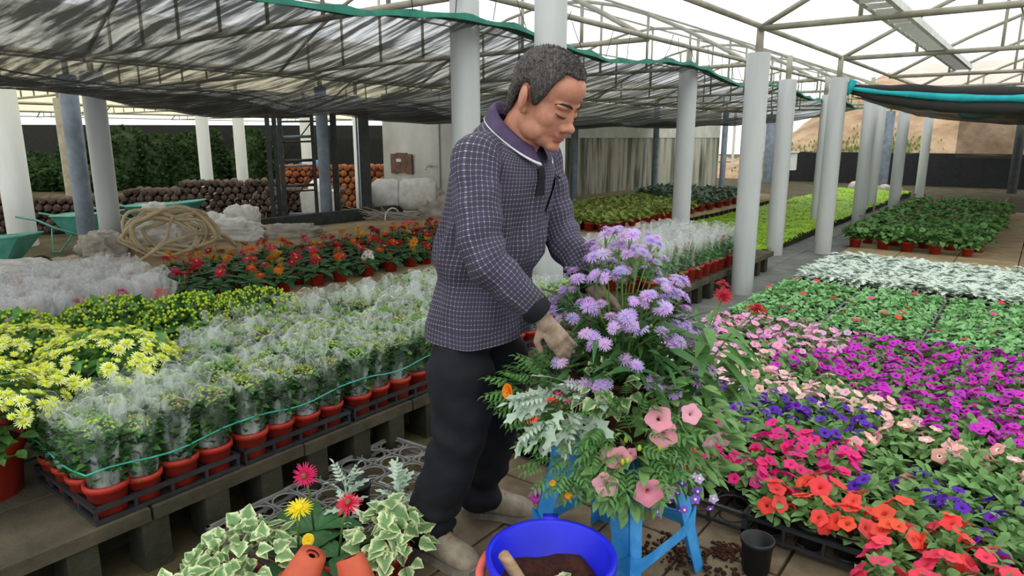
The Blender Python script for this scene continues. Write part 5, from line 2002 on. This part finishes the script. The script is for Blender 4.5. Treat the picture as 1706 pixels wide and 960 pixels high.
# ---- shoes
def shoe(s):
    c = Vector(LEG[s][2])
    yaw = rad(-3) if s < 0 else rad(24)
    root = ob('shoe', None, man, (c.x - .055, c.y, 0), (0, 0, yaw), (.92, 1.06, 1.05))
    mb = MB()
    prof = [(-.025, .024, .07, .03), (0, .036, .105, .04), (.05, .04, .115, .045), (.1, .041, .1, .052), (.14, .044, .078, .048), (.19, .049, .064, .042), (.228, .047, .056, .034), (.252, .038, .047, .028), (.264, .024, .036, .024), (.268, .008, .026, .022)]
    vs = []
    nn = 18
    for x, w, h, z0 in prof:
        for k in range(nn):
            a = TAU * k / nn
            z = h * .5 + h * .5 * math.copysign(abs(math.sin(a)) ** .75, math.sin(a))
            vs.append((x, w * math.copysign(abs(math.cos(a)) ** .7, math.cos(a)) * (1 if z < h * .6 else .9), max(.018, z + .012)))
    mb.add(vs, [(i * nn + k, i * nn + (k + 1) % nn, (i + 1) * nn + (k + 1) % nn, (i + 1) * nn + k) for i in range(len(prof) - 1) for k in range(nn)] + [tuple(range(nn - 1, -1, -1)), tuple((len(prof) - 1) * nn + k for k in range(nn))])
    up = mb.mesh('upper', ['shoe'])
    ob('upper', up, root)
    mb = MB()
    out = [(-.032, .02), (-.02, .034), (.05, .043), (.1, .043), (.16, .05), (.21, .052), (.248, .045), (.268, .03), (.274, .012)]
    ring = [(x, w) for x, w in out] + [(x, -w) for x, w in reversed(out)]
    k = len(ring)
    mb.add([(x, y, .0) for x, y in ring] + [(x, y, .026) for x, y in ring], [(i, (i + 1) % k, k + (i + 1) % k, k + i) for i in range(k)] + [tuple(range(k - 1, -1, -1)), tuple(range(k, 2 * k))])
    ob('sole', mb.mesh('sole', ['sole'], False), root)
    for q in range(4):
        mb = MB()
        x, z = .10 + q * .022, .112 - q * .013
        mb.tube([(x, -.03, z - .016), (x + .006, 0, z + .004), (x, .03, z - .016)], .0035, 6)
        ob('lace', mb.mesh('lace', ['lace']), root)


shoe(-1)
shoe(1)

# ================================================================== BLUE STOOL
SX, SY = -.965, 1.80
stool = thing('stool', 'worn blue metal stool with splayed channel legs under the planter', 'stool', (SX, SY, 0), rad(-6))
mb = MB()
mb.box((0, 0, .425), (.15, .15, .012))
for a, b in ((0, -1), (0, 1), (-1, 0), (1, 0)):
    mb.box((a * .145, b * .145, .385), (.006 if a else .15, .006 if b else .15, .045))
ob('seat', mb.mesh('seat', ['blue'], False), stool)


def lcorner(sx, sy, t):
    """corner position of a leg at height fraction t from the top"""
    return Vector((sx * (.146 + .07 * t), sy * (.146 + .07 * t), .425 - .425 * t))


for sx in (-1, 1):
    for sy in (-1, 1):
        mb = MB()
        th = .004
        w0, w1 = .075, .05
        for ax in (0, 1):
            vs = []
            for t in (0, 1):
                c = lcorner(sx, sy, t)
                w = w0 + (w1 - w0) * t
                din = Vector((-sx * w, 0, 0)) if ax == 0 else Vector((0, -sy * w, 0))
                nn = Vector((0, -sy * th, 0)) if ax == 0 else Vector((-sx * th, 0, 0))
                vs += [c, c + din, c + din + nn, c + nn]
            mb.add(vs, [(0, 1, 2, 3), (7, 6, 5, 4), (0, 4, 5, 1), (1, 5, 6, 2), (2, 6, 7, 3), (3, 7, 4, 0)])
        ob('leg', mb.mesh('leg', ['blue'], False), stool)
for k, (a, b) in enumerate((((-1, -1), (1, -1)), ((1, -1), (1, 1)), ((1, 1), (-1, 1)), ((-1, 1), (-1, -1)))):
    mb = MB()
    p, q = lcorner(*a, .62), lcorner(*b, .62)
    d = (q - p).normalized()
    for s, e in ((p, p.lerp(q, .5)), (p.lerp(q, .5), q)):
        pass
    m_ = p.lerp(q, .5) + Vector((0, 0, -.0))
    up = Vector((0, 0, .022))
    ins = Vector((0, 0, 1)).cross(d) * .004
    vs = []
    for i in range(13):
        t = i / 12
        c = p.lerp(q, t)
        hgt = .018 + .05 * (abs(2 * t - 1)) ** 5
        vs += [c + Vector((0, 0, hgt)), c - Vector((0, 0, .02)), c - Vector((0, 0, .02)) + ins, c + Vector((0, 0, hgt)) + ins]
    fs = []
    for i in range(12):
        for j in range(4):
            fs.append((i * 4 + j, i * 4 + (j + 1) % 4, i * 4 + 4 + (j + 1) % 4, i * 4 + 4 + j))
    mb.add(vs, fs)
    ob('stretcher', mb.mesh('stretcher', ['blue'], False), stool)
mb = MB()
mb.tube([(.1 + .016 * math.cos(TAU * k / 10), -.156, .355 + .03 * math.sin(TAU * k / 10)) for k in range(11)], .004, 5)
tag(ob('hook_ring', mb.mesh('hook_ring', ['rust']), stool), 'rusty iron ring')

# ================================================================== PLANTER AND ITS PLANTS
PX, PY, PZ = SX, SY + .01, .437
pl = thing('planter', 'brown coir-lined planter bowl standing on the blue stool', 'planter', (PX, PY, PZ))
mb = MB()
mb.lathe([(.02, 0), (.11, 0), (.14, .08), (.155, .17), (.16, .25), (.168, .25), (.168, .262), (.155, .262), (.15, .23)], 24)
mb.add([(.151 * math.cos(TAU * k / 24), .151 * math.sin(TAU * k / 24), .235) for k in range(24)], [tuple(range(24))], 1)
ob('bowl', mb.mesh('bowl', ['compost', 'compost']), pl)


def one_leaf(name, L, Wd, prof, m, droop=.3, fold=.2):
    mb = MB()
    mb.leaf((0, 0, 0), (1, 0, 0), (0, 0, 1), L, Wd, prof, droop, fold)
    return mb.mesh(name, [m])


def pinnate(L, m, pairs=4, w=.34):
    mb = MB()
    mb.tube([(0, 0, 0), (L * .5, 0, .02 * L), (L, 0, -.1 * L)], L * .012, 4, 0, False)
    for i in range(pairs):
        t = .22 + .7 * i / pairs
        for s in (-1, 1):
            mb.leaf((L * t, 0, .02 * L * (1 - t)), (.7, s * 1., -.05), (0, 0, 1), L * w * (1.15 - .5 * t), L * .13, LAN, .3, .2)
    mb.leaf((L * .9, 0, -.04 * L), (1, 0, -.3), (0, 0, 1), L * .28, L * .1, LAN, .3, .2)
    return mb.mesh('leaf', [m])


LV_AST = [one_leaf('leaf', .095, .02, LAN, 'leaf_aster', d_, .3) for d_ in (.2, .5, .9)]
LV_MAR = [pinnate(.105, 'leaf_mari') for _ in range(3)]
LV_SIL = [one_leaf('leaf', .1, .055, LOB, 'silver', d_, .1) for d_ in (.2, .6)] + [pinnate(.1, 'silver', 5, .26)]
LV_PET = [one_leaf('leaf', .055, .034, OV, 'leaf_pet', d_, .2) for d_ in (.1, .5)]
LV_IVY = [one_leaf('leaf', .05, .05, IVY, 'ivy', d_, f_) for d_, f_ in ((.15, .1), (.35, .2), (.0, .05))]
LV_BIG = [one_leaf('leaf', .13, .045, LAN, 'leaf', d_, .15) for d_ in (.3, .7)]

CV = Vector((PX, PY, 0))
TOC = Vector((.61, -.79, 0))      # from the planter towards the viewer side
RT = Vector((.79, .61, 0))        # along the front, rightwards


def leaves(parent, meshes, pts, out, n, spread, L=1., upn=.6, name='leaf'):
    for i in range(n):
        p, d = pts()
        o = ob(name, R.choice(meshes), parent)
        dd = Vector(d) + rv(spread)
        aim(o, p, dd, Vector((0, 0, 1)) * upn + Vector(d) * .4 + rv(.3), L * R.uniform(.7, 1.15))


# lavender asters: the tall crown of the planter
ast = thing('aster', 'tall lavender asters crowning the planter', 'flowering plant', (PX, PY, PZ + .23))
mbS = MB()


def ast_top():
    a = R.uniform(0, TAU)
    q = math.sqrt(R.random())
    v = RT * (q * math.cos(a) * .27 + .0) + TOC * (q * math.sin(a) * .2)
    return v, q


heads = []
tries = 0
while len(heads) < 74 and tries < 600:
    tries += 1
    v, q = ast_top()
    if any((v - h[0]).length < .03 for h in heads):
        continue
    front_ = v.dot(TOC)
    right_ = v.dot(RT)
    h = .43 - .42 * max(0, q - .25) ** 1.3 - .14 * max(0, front_ / .2) + R.uniform(-.035, .025)
    if right_ > .12 and front_ > .02:
        h -= R.uniform(.02, .14)
    heads.append((v, h))
for v, h in heads:
    b = v * .25 + rv(.02)
    b.z = 0
    pts = [b, b.lerp(Vector((v.x, v.y, h)), .5) + Vector((v.x, v.y, 0)) * -.05 + Vector((0, 0, .04)), Vector((v.x, v.y, h))]
    mbS.tube(pts, [.003, .0025, .0015], 5, 0, False)
    k = R.choice((2, 3, 4, 5, 5, 6))
    for i in range(k):
        off = rv(.026)
        off.z *= .5
        p = Vector((v.x, v.y, h)) + off + Vector((0, 0, .012))
        ax = Vector((v.x, v.y, 0)) * 2.2 + off * 12 + Vector((0, 0, .75)) + TOC * .2
        put_flower(ast, R.choice(FL_AST), p, ax, R.uniform(.72, 1.12), jitter((212, 184, 230), 10))
        mbS.tube([pts[1].lerp(pts[2], .8), p], .001, 4, 0, False)
    if R.random() < .35:
        for i in range(3):
            s = .005
            c = Vector((v.x, v.y, h)) + rv(.03) + Vector((0, 0, -.02))
            mbS.ell(c, (s, s, s * 1.2), None, 6, 4, 0)
ob('stems', mbS.mesh('stems', ['stem']), ast)


def ast_leaf():
    v, h = R.choice(heads)
    t = R.uniform(.12, .9)
    p = Vector((v.x * (.25 + .75 * t), v.y * (.25 + .75 * t), h * t))
    a = R.uniform(0, TAU)
    return p, Vector((math.cos(a), math.sin(a), R.uniform(-.1, .7))) + Vector((v.x, v.y, 0)) * 3


leaves(ast, LV_AST, ast_leaf, None, 300, .25)
LV_AST2 = [one_leaf('leaf', .12, .03, LAN, 'leaf_aster', d_, .3) for d_ in (.3, .7)]


def ast_low():
    a = R.uniform(0, TAU)
    q = R.uniform(.05, .2)
    return (RT * math.cos(a) + TOC * math.sin(a)) * q + Vector((0, 0, R.uniform(-.02, .2))), (RT * math.cos(a) + TOC * math.sin(a)) + Vector((0, 0, R.uniform(-.2, 1.2)))


leaves(ast, LV_AST2, ast_low, None, 190, .35)

# crimson dahlia and broad leaves at the right
dah = thing('dahlia', 'crimson dahlias with broad green leaves at the planter\'s right side', 'flowering plant', (PX + .17, PY + .19, PZ + .2))
mb = MB()
for (x, y, z), ax, sc in (((.05, .05, .28), (.4, -.5, .7), .95), ((.14, .1, .24), (.2, -.2, 1), 1.0), ((.02, .12, .3), (.2, 0, 1), .8)):
    mb.tube([(0, 0, 0), (x * .5, y * .5, z * .6), (x, y, z)], .003, 5, 0, False)
    put_flower(dah, R.choice(FL_DAH), (x, y, z), ax, sc, (176, 22, 44))
ob('stems', mb.mesh('stems', ['stem']), dah)


def dl():
    a = R.uniform(0, TAU)
    return Vector((.05 * math.cos(a) + .03, .05 * math.sin(a), R.uniform(-.02, .2))), Vector((math.cos(a) + .3, math.sin(a) - .1, R.uniform(-.3, .6)))


leaves(dah, LV_BIG, dl, None, 60, .3)


def side_plant(name, label, right, front_, z, n, meshes, rad_, spread, cat='flowering plant', L=1., drop=.1):
    base = RT * right + TOC * front_
    t = thing(name, label, cat, (PX + base.x, PY + base.y, PZ + z))

    def f():
        a = R.uniform(0, TAU)
        q = R.random() ** .5 * rad_
        outw = base.normalized() if base.length else TOC
        v = RT * (q * math.cos(a)) + Vector((0, 0, q * math.sin(a))) + outw * R.uniform(-.02, .06 * (1 - q / rad_) + .02)
        return v, outw * 1.0 + RT * math.cos(a) * .7 + Vector((0, 0, math.sin(a) * .7 - drop + .2))
    leaves(t, meshes, f, None, n, spread, L)
    return t


side_plant('ivy', 'small variegated ivy sprig tucked below the asters', -.06, .17, .27, 42, LV_IVY, .085, .4, 'climbing plant', .8)
side_plant('dusty_miller', 'silver dusty miller on the planter\'s side facing the man', -.165, .15, .2, 44, LV_SIL, .09, .4, 'foliage plant', 1.15, .25)
mg = side_plant('marigold', 'feathery marigold foliage with buds in the planter\'s middle', .0, .2, .12, 75, LV_MAR, .13, .4)
mg2 = side_plant('marigold', 'orange marigold at the planter edge by the man\'s trousers', -.235, .08, .21, 80, LV_MAR, .10, .45, L=.8)
for p, ax, sc in ((Vector((-.03, -.03, .03)) + TOC * .06 - RT * .075, (-.2, -.9, .2), 1.15), (-RT * .055 + TOC * .07 + Vector((0, 0, -.035)), (.1, -.9, .3), .95)):
    put_flower(mg2, R.choice(FL_MAR), p, ax, sc, (246, 144, 24))
mg3 = side_plant('marigold', 'marigold foliage trailing over the left stool leg', -.15, .17, .05, 62, LV_MAR, .1, .45, L=.75, drop=.3)
for p, c in ((RT * -.03 + TOC * .07 + Vector((0, 0, -.09)), (246, 150, 30)), (RT * -.075 + TOC * .07 + Vector((0, 0, -.05)), (240, 180, 40))):
    put_flower(mg3, R.choice(FL_MAR), p, TOC, .5, c)
for i in range(5):
    mbb = MB()
    mbb.ell(RT * R.uniform(-.08, .1) + TOC * .1 + Vector((0, 0, R.uniform(-.06, .12))), (.006, .006, .01), None, 7, 5)
    ob('bud', mbb.mesh('bud', ['bud_y']), mg)
pa = side_plant('petunia', 'pink petunia with two open flowers high on the planter', .14, .17, .18, 100, LV_PET, .13, .5)
pb = side_plant('petunia', 'pink petunia trailing low in front of the stool seat', -.01, .21, .02, 90, LV_PET, .11, .5, drop=.3)
pc = side_plant('petunia', 'leafy green petunia filling the planter\'s lower right', .17, .12, .06, 140, LV_PET, .15, .5)
pd_ = side_plant('petunia', 'leafy petunia stems at the planter\'s far right edge', .26, .03, .15, 100, LV_PET, .13, .5)
PK = (246, 168, 182)
for par, r_, f_, z, ax, sc, c in ((pa, -.075, .09, .025, TOC + Vector((-.2, 0, .5)), 1.15, PK), (pa, -.06, .1, -.02, TOC + Vector((0, 0, .1)), 1.2, PK), (pa, .02, .07, .03, TOC + Vector((.1, 0, .6)), .9, (240, 170, 190)),
                                  (pb, -.055, .06, .075, TOC - RT * .4, 1., PK), (pb, -.035, .07, .075, TOC, 1.1, PK), (pb, -.07, .08, .0, TOC - RT * .3, 1.15, (248, 178, 190)), (pb, .045, .1, -.012, TOC + Vector((0, 0, .1)), 1.25, (240, 150, 168)),
                                  (pb, .105, .06, -.03, TOC + RT * .2 - Vector((0, 0, .7)), .9, (240, 196, 206)), (pb, .0, .06, .08, TOC + RT * .5, .7, PK), (pc, .06, .1, .06, TOC + RT * .4 - Vector((0, 0, .5)), .95, (236, 184, 196)), (pd_, .03, .06, -.06, TOC + RT * .6, 1., (240, 190, 206)), (pd_, .05, .05, -.09, TOC + RT * .2, .8, (240, 190, 206))):
    put_flower(par, R.choice(FL_PET), RT * r_ + TOC * f_ + Vector((0, 0, z)), ax, sc, c)
lb = side_plant('trailing_lobelia', 'violet trailing flowers hanging from the planter\'s right rim', .15, .14, -.02, 24, LV_PET, .07, .5, L=.6, drop=.4)
for i in range(16):
    put_flower(lb, R.choice(FL_LOB), RT * R.uniform(-.08, .11) + TOC * R.uniform(.03, .09) + Vector((0, 0, R.uniform(-.1, .05))), TOC + rv(.5), R.uniform(.8, 1.2), R.choice(((116, 76, 196), (140, 96, 210), (214, 196, 232))))

# ================================================================== BUCKET, TROWEL
BX, BY = -.905, 1.345
bk = thing('bucket', 'cobalt blue plastic bucket half full of compost', 'bucket', (BX, BY, 0), rad(20))
mb = MB()
mb.lathe([(.02, .004), (.125, .004), (.125, 0), (.163, .3), (.174, .302), (.174, .32), (.163, .322), (.158, .316), (.121, .012), (.02, .012)], 40)
ob('shell', mb.mesh('shell', ['bucket']), bk)
mb = MB()
vs, fs = [(0, 0, .215)], []
for q in range(1, 7):
    for k in range(28):
        a = TAU * k / 28
        r_ = .1465 * q / 6
        z = .2 + .035 * noise.noise(Vector((r_ * 12 * math.cos(a), r_ * 12 * math.sin(a), 0))) + .012 * noise.noise(Vector((r_ * 60 * math.cos(a), r_ * 60 * math.sin(a), 5))) + .03 * math.cos(a - 2.2) * q / 6
        vs.append((r_ * math.cos(a), r_ * math.sin(a), z))
for k in range(28):
    fs.append((0, 1 + k, 1 + (k + 1) % 28))
for q in range(5):
    for k in range(28):
        fs.append((1 + q * 28 + k, 1 + (q + 1) * 28 + k, 1 + (q + 1) * 28 + (k + 1) % 28, 1 + q * 28 + (k + 1) % 28))
mb.add(vs, fs)
cp = tag(ob('compost', mb.mesh('compost', ['compost'])), 'brown compost inside the blue bucket', 'compost', None, 'stuff')
cp.location = (BX, BY, 0)
for s in (0, PI):
    mb = MB()
    mb.box((.178, 0, .308), (.012, .022, .018))
    ob('handle_lug', mb.mesh('handle_lug', ['bucket']), bk, rot=(0, 0, rad(105) + s))
mb = MB()
pts = []
for k in range(17):
    a = rad(105) + PI * k / 16
    pts.append((.19 * math.cos(a), .19 * math.sin(a), .31 - .05 * math.sin(PI * k / 16)))
mb.tube(pts, .004, 6)
hd = ob('handle', mb.mesh('handle', ['wire']), bk)
mb = MB()
mb.tube(pts[6:11], .013, 10)
ob('grip', mb.mesh('grip', ['coral_plastic']), hd)
tw = thing('trowel', 'trowel with worn wooden handle stuck in the bucket\'s compost', 'trowel', (BX - .005, BY - .075, .225))
mb = MB()
HD = Vector((-.62, .02, .55)).normalized()
mb.tube([Vector((0, 0, 0)), HD * .03, HD * .1, HD * .135, HD * .142], [.013, .0165, .0175, .016, .008], 12)
ob('handle', mb.mesh('handle', ['wood']), tw)
mb = MB()
mb.tube([-HD * .1, HD * .01], .006, 7)
mb.leaf(-HD * .02, -HD, (0, 0, 1), .12, .07, RND, .0, .4)
ob('blade', mb.mesh('blade', ['wire']), tw)
sp = thing('ivy_sprig', 'tiny pale ivy sprig lying on the compost in the bucket', 'sprig', (BX + .035, BY + .0, .243))
for i in range(4):
    aim(ob('leaf', R.choice(LV_IVY), sp), rv(.012) + Vector((0, 0, .012)), rv(1), (.3, -.4, 1), .6)

# ================================================================== FOREGROUND LEFT: IVY, GERBERAS, LOOSE POTS, TRAY
mb = MB()
tm = tray_mesh(5, 8, .115, 'tray_grey', .05, True)
tag(ob('plant_tray', tm, None, (-1.93, 1.55, -.01), (0, 0, rad(3))), 'grey lattice tray on the ground between bench and man', 'tray')


def ivy(x, y, z, label, n, rx, ry, h, trail=()):
    t = thing('ivy', label, 'climbing plant', (x, y, z))
    ob('pot', POT_RED, t)
    mbs = MB()
    ends = []
    for i in range(16):
        a = R.uniform(0, TAU)
        e = Vector((rx * math.cos(a) * R.uniform(.5, 1), ry * math.sin(a) * R.uniform(.5, 1), .1 + h * R.uniform(0, .6)))
        m_ = e * .5 + Vector((0, 0, h * .7))
        mbs.tube([(0, 0, .12), m_, e], .002, 4, 0, False)
        ends.append((m_, e))
    for e in trail:
        e = Vector(e)
        m_ = e * .5 + Vector((0, 0, .15))
        mbs.tube([(0, 0, .12), m_, e], .002, 4, 0, False)
        ends.append((m_, e))
    ob('stems', mbs.mesh('stems', ['brown_stem']), t)
    for i in range(n):
        a, q = R.uniform(0, TAU), math.sqrt(R.random())
        p = Vector((rx * q * math.cos(a), ry * q * math.sin(a), .12 + h * (1 - q * q) ** .5 * R.uniform(.75, 1.05) - .05 * q))
        aim(ob('leaf', R.choice(LV_IVY), t), p, Vector((math.cos(a) * q, math.sin(a) * q, -.15)) * 1.2 + rv(.8), Vector((math.cos(a) * q * .6, math.sin(a) * q * .6, 1)) + TOC * .35 + rv(.45), R.uniform(.65, 1.15))
    for m_, e in ends[-len(trail):] if trail else ():
        for k in range(7):
            p = m_.lerp(e, k / 6)
            aim(ob('leaf', R.choice(LV_IVY), t), p, (e - m_).normalized() + rv(.8), Vector((0, 0, 1)) + TOC * .5 + rv(.4), R.uniform(.7, 1.05))
    return t


ivy(-1.79, .97, -.02, 'large variegated ivy spreading at the bottom of the frame', 150, .15, .21, .16)
ivy(-1.69, .74, -.02, 'variegated ivy cut by the bottom frame edge', 110, .2, .18, .14)
ivy(-1.52, 1.33, -.01, 'variegated ivy trailing towards the man\'s shoe', 95, .13, .13, .15, [(.12, -.04, .05), (.1, -.14, .04), (.03, -.2, .05)])


def fg_gerbera(x, y, z, flowers, label, nl=7):
    t = thing('gerbera', label, 'potted plant', (x, y, z))
    ob('pot', POT_RED, t)
    lm = LV_GER
    for i in range(nl):
        a = TAU * i / nl + R.uniform(-.3, .3)
        aim(ob('leaf', R.choice(lm), t), (0, 0, .11), (math.cos(a), math.sin(a), .5), (0, 0, 1), R.uniform(.8, 1.1))
    for pos, ax, c, me in flowers:
        mb = MB()
        mb.tube([(0, 0, .11), Vector(pos) * .5 + Vector((0, 0, .09)), pos], .004, 6)
        st = ob('stem', mb.mesh('stem', ['stem']), t)
        f = ob('flower', me, st, color=c)
        face_up(f, pos, ax, 1.0)


LV_GER = [one_leaf('leaf', .15, .08, GER, 'leaf_ger', d_, .2) for d_ in (.4, .8)]
FG_P = daisy('flower', .042, 26, 3, ['petal', 'dark_eye'], .22, .12)
FG_Y = daisy('flower', .042, 24, 2, ['petal', 'petal'], .3, .12)
fg_gerbera(-1.80, 1.24, -.01, [((.06, -.06, .36), TOC + Vector((0, 0, .25)), (232, 44, 106), FG_P)], 'hot pink gerbera facing the viewer above the foreground tray')
fg_gerbera(-1.62, 1.2, -.01, [((.09, -.02, .33), TOC * .5 + Vector((-.1, 0, .8)), (222, 40, 80), FG_P)], 'crimson gerbera above the foreground ivy')
fg_gerbera(-1.72, 1.12, -.02, [((.1, -.05, .345), TOC * .35 + Vector((0, 0, 1)), (244, 222, 40), FG_Y), ((.06, .0, .2), TOC + Vector((0, 0, .6)), (244, 214, 40), FL_MAR[0])], 'bright yellow gerbera above the foreground ivy', 4)


def fg_miller(x, y, z, label, n=16, sc=1.):
    t = thing('dusty_miller', label, 'foliage plant', (x, y, z))
    ob('pot', POT_BLACK, t, sc=1.2)
    mb = MB()
    mb.tube([(0, 0, .08), (.005, 0, .16), (0, .005, .26)], .004, 5)
    ob('stem', mb.mesh('stem', ['silver']), t)
    for i in range(n):
        a = R.uniform(0, TAU)
        k = i / n
        aim(ob('leaf', R.choice(LV_SIL), t), (0, 0, .1 + .16 * k), (math.cos(a), math.sin(a), .2 + 1.6 * k), (-math.cos(a), -math.sin(a), 1), sc * R.uniform(.75, 1.1))


fg_miller(-1.78, 1.36, -.01, 'silver dusty miller beside the pink gerbera', 16)
fg_miller(-1.62, 1.46, -.01, 'silver dusty miller close to the man\'s trouser leg', 18, 1.05)


def bare_pot(x, y, z, me, rot, label, cat='pot', name='empty_pot', sc=1.):
    tag(ob(name, me, None, (x, y, z), rot, sc), label, cat)


BP = MB()
BP.lathe([(.02, 0), (.045, 0), (.056, .12), (.06, .12), (.06, .135), (.054, .135), (.05, .02), (.01, .02)], 20)
BPm = BP.mesh('empty_pot', ['blackpot'])
bare_pot(-1.9, 1.50, .0, BPm, (0, 0, 0), 'empty black pot standing in the foreground tray')
bare_pot(-.585, 2.075, .0, BPm, (0, 0, 0), 'black pot of soil on the ground in front of the red petunias', sc=.9)
TP = MB()
TP.lathe([(.02, 0), (.04, 0), (.054, .1), (.06, .1), (.06, .125), (.054, .125), (.038, .006), (.01, .006)], 20)
TPm = TP.mesh('terracotta_pot', ['terracotta'])
bare_pot(-1.575, 1.075, .19, TPm, (rad(160), rad(20), 0), 'terracotta pot lying upside down left of its pair', name='terracotta_pot', sc=1.05)
bare_pot(-1.5, 1.15, .17, TPm, (rad(165), rad(-28), rad(20)), 'terracotta pot lying tilted towards the man', name='terracotta_pot', sc=1.05)
mb = MB()
mb.leaf((0, 0, 0), (1, .2, .1), (0, 0, 1), .09, .07, OV, .3, .5)
M['dry'] = mat('dry_leaf', (176, 112, 82), (140, 84, 60), .8, 20)
dm_ = mb.mesh('fallen_leaf', ['dry'])
tag(ob('fallen_leaf', dm_, None, (-2.02, 1.33, -.01), (0, .2, .8)), 'reddish dry leaf on the aisle soil by the bench', 'leaf')
tag(ob('fallen_leaf', dm_, None, (-1.28, 2.02, .012), (0, 0, 2), .9), 'brown dry leaf on the paving behind the bucket', 'leaf')
o = ob('fallen_flower', FL_PETV[0], None, color=(206, 60, 190))
face_up(o, (-1.42, 2.0, .02), (.3, -.6, .8), 1.0)
tag(o, 'magenta petunia bloom fallen on the paving beside the stool', 'flower')
# pot row and low tray left of the planter, behind the man's legs
tag(ob('plant_tray', TRAY_P, None, (-1.47, 2.45, .012)), 'black tray behind the man\'s legs at the bed corner', 'tray')
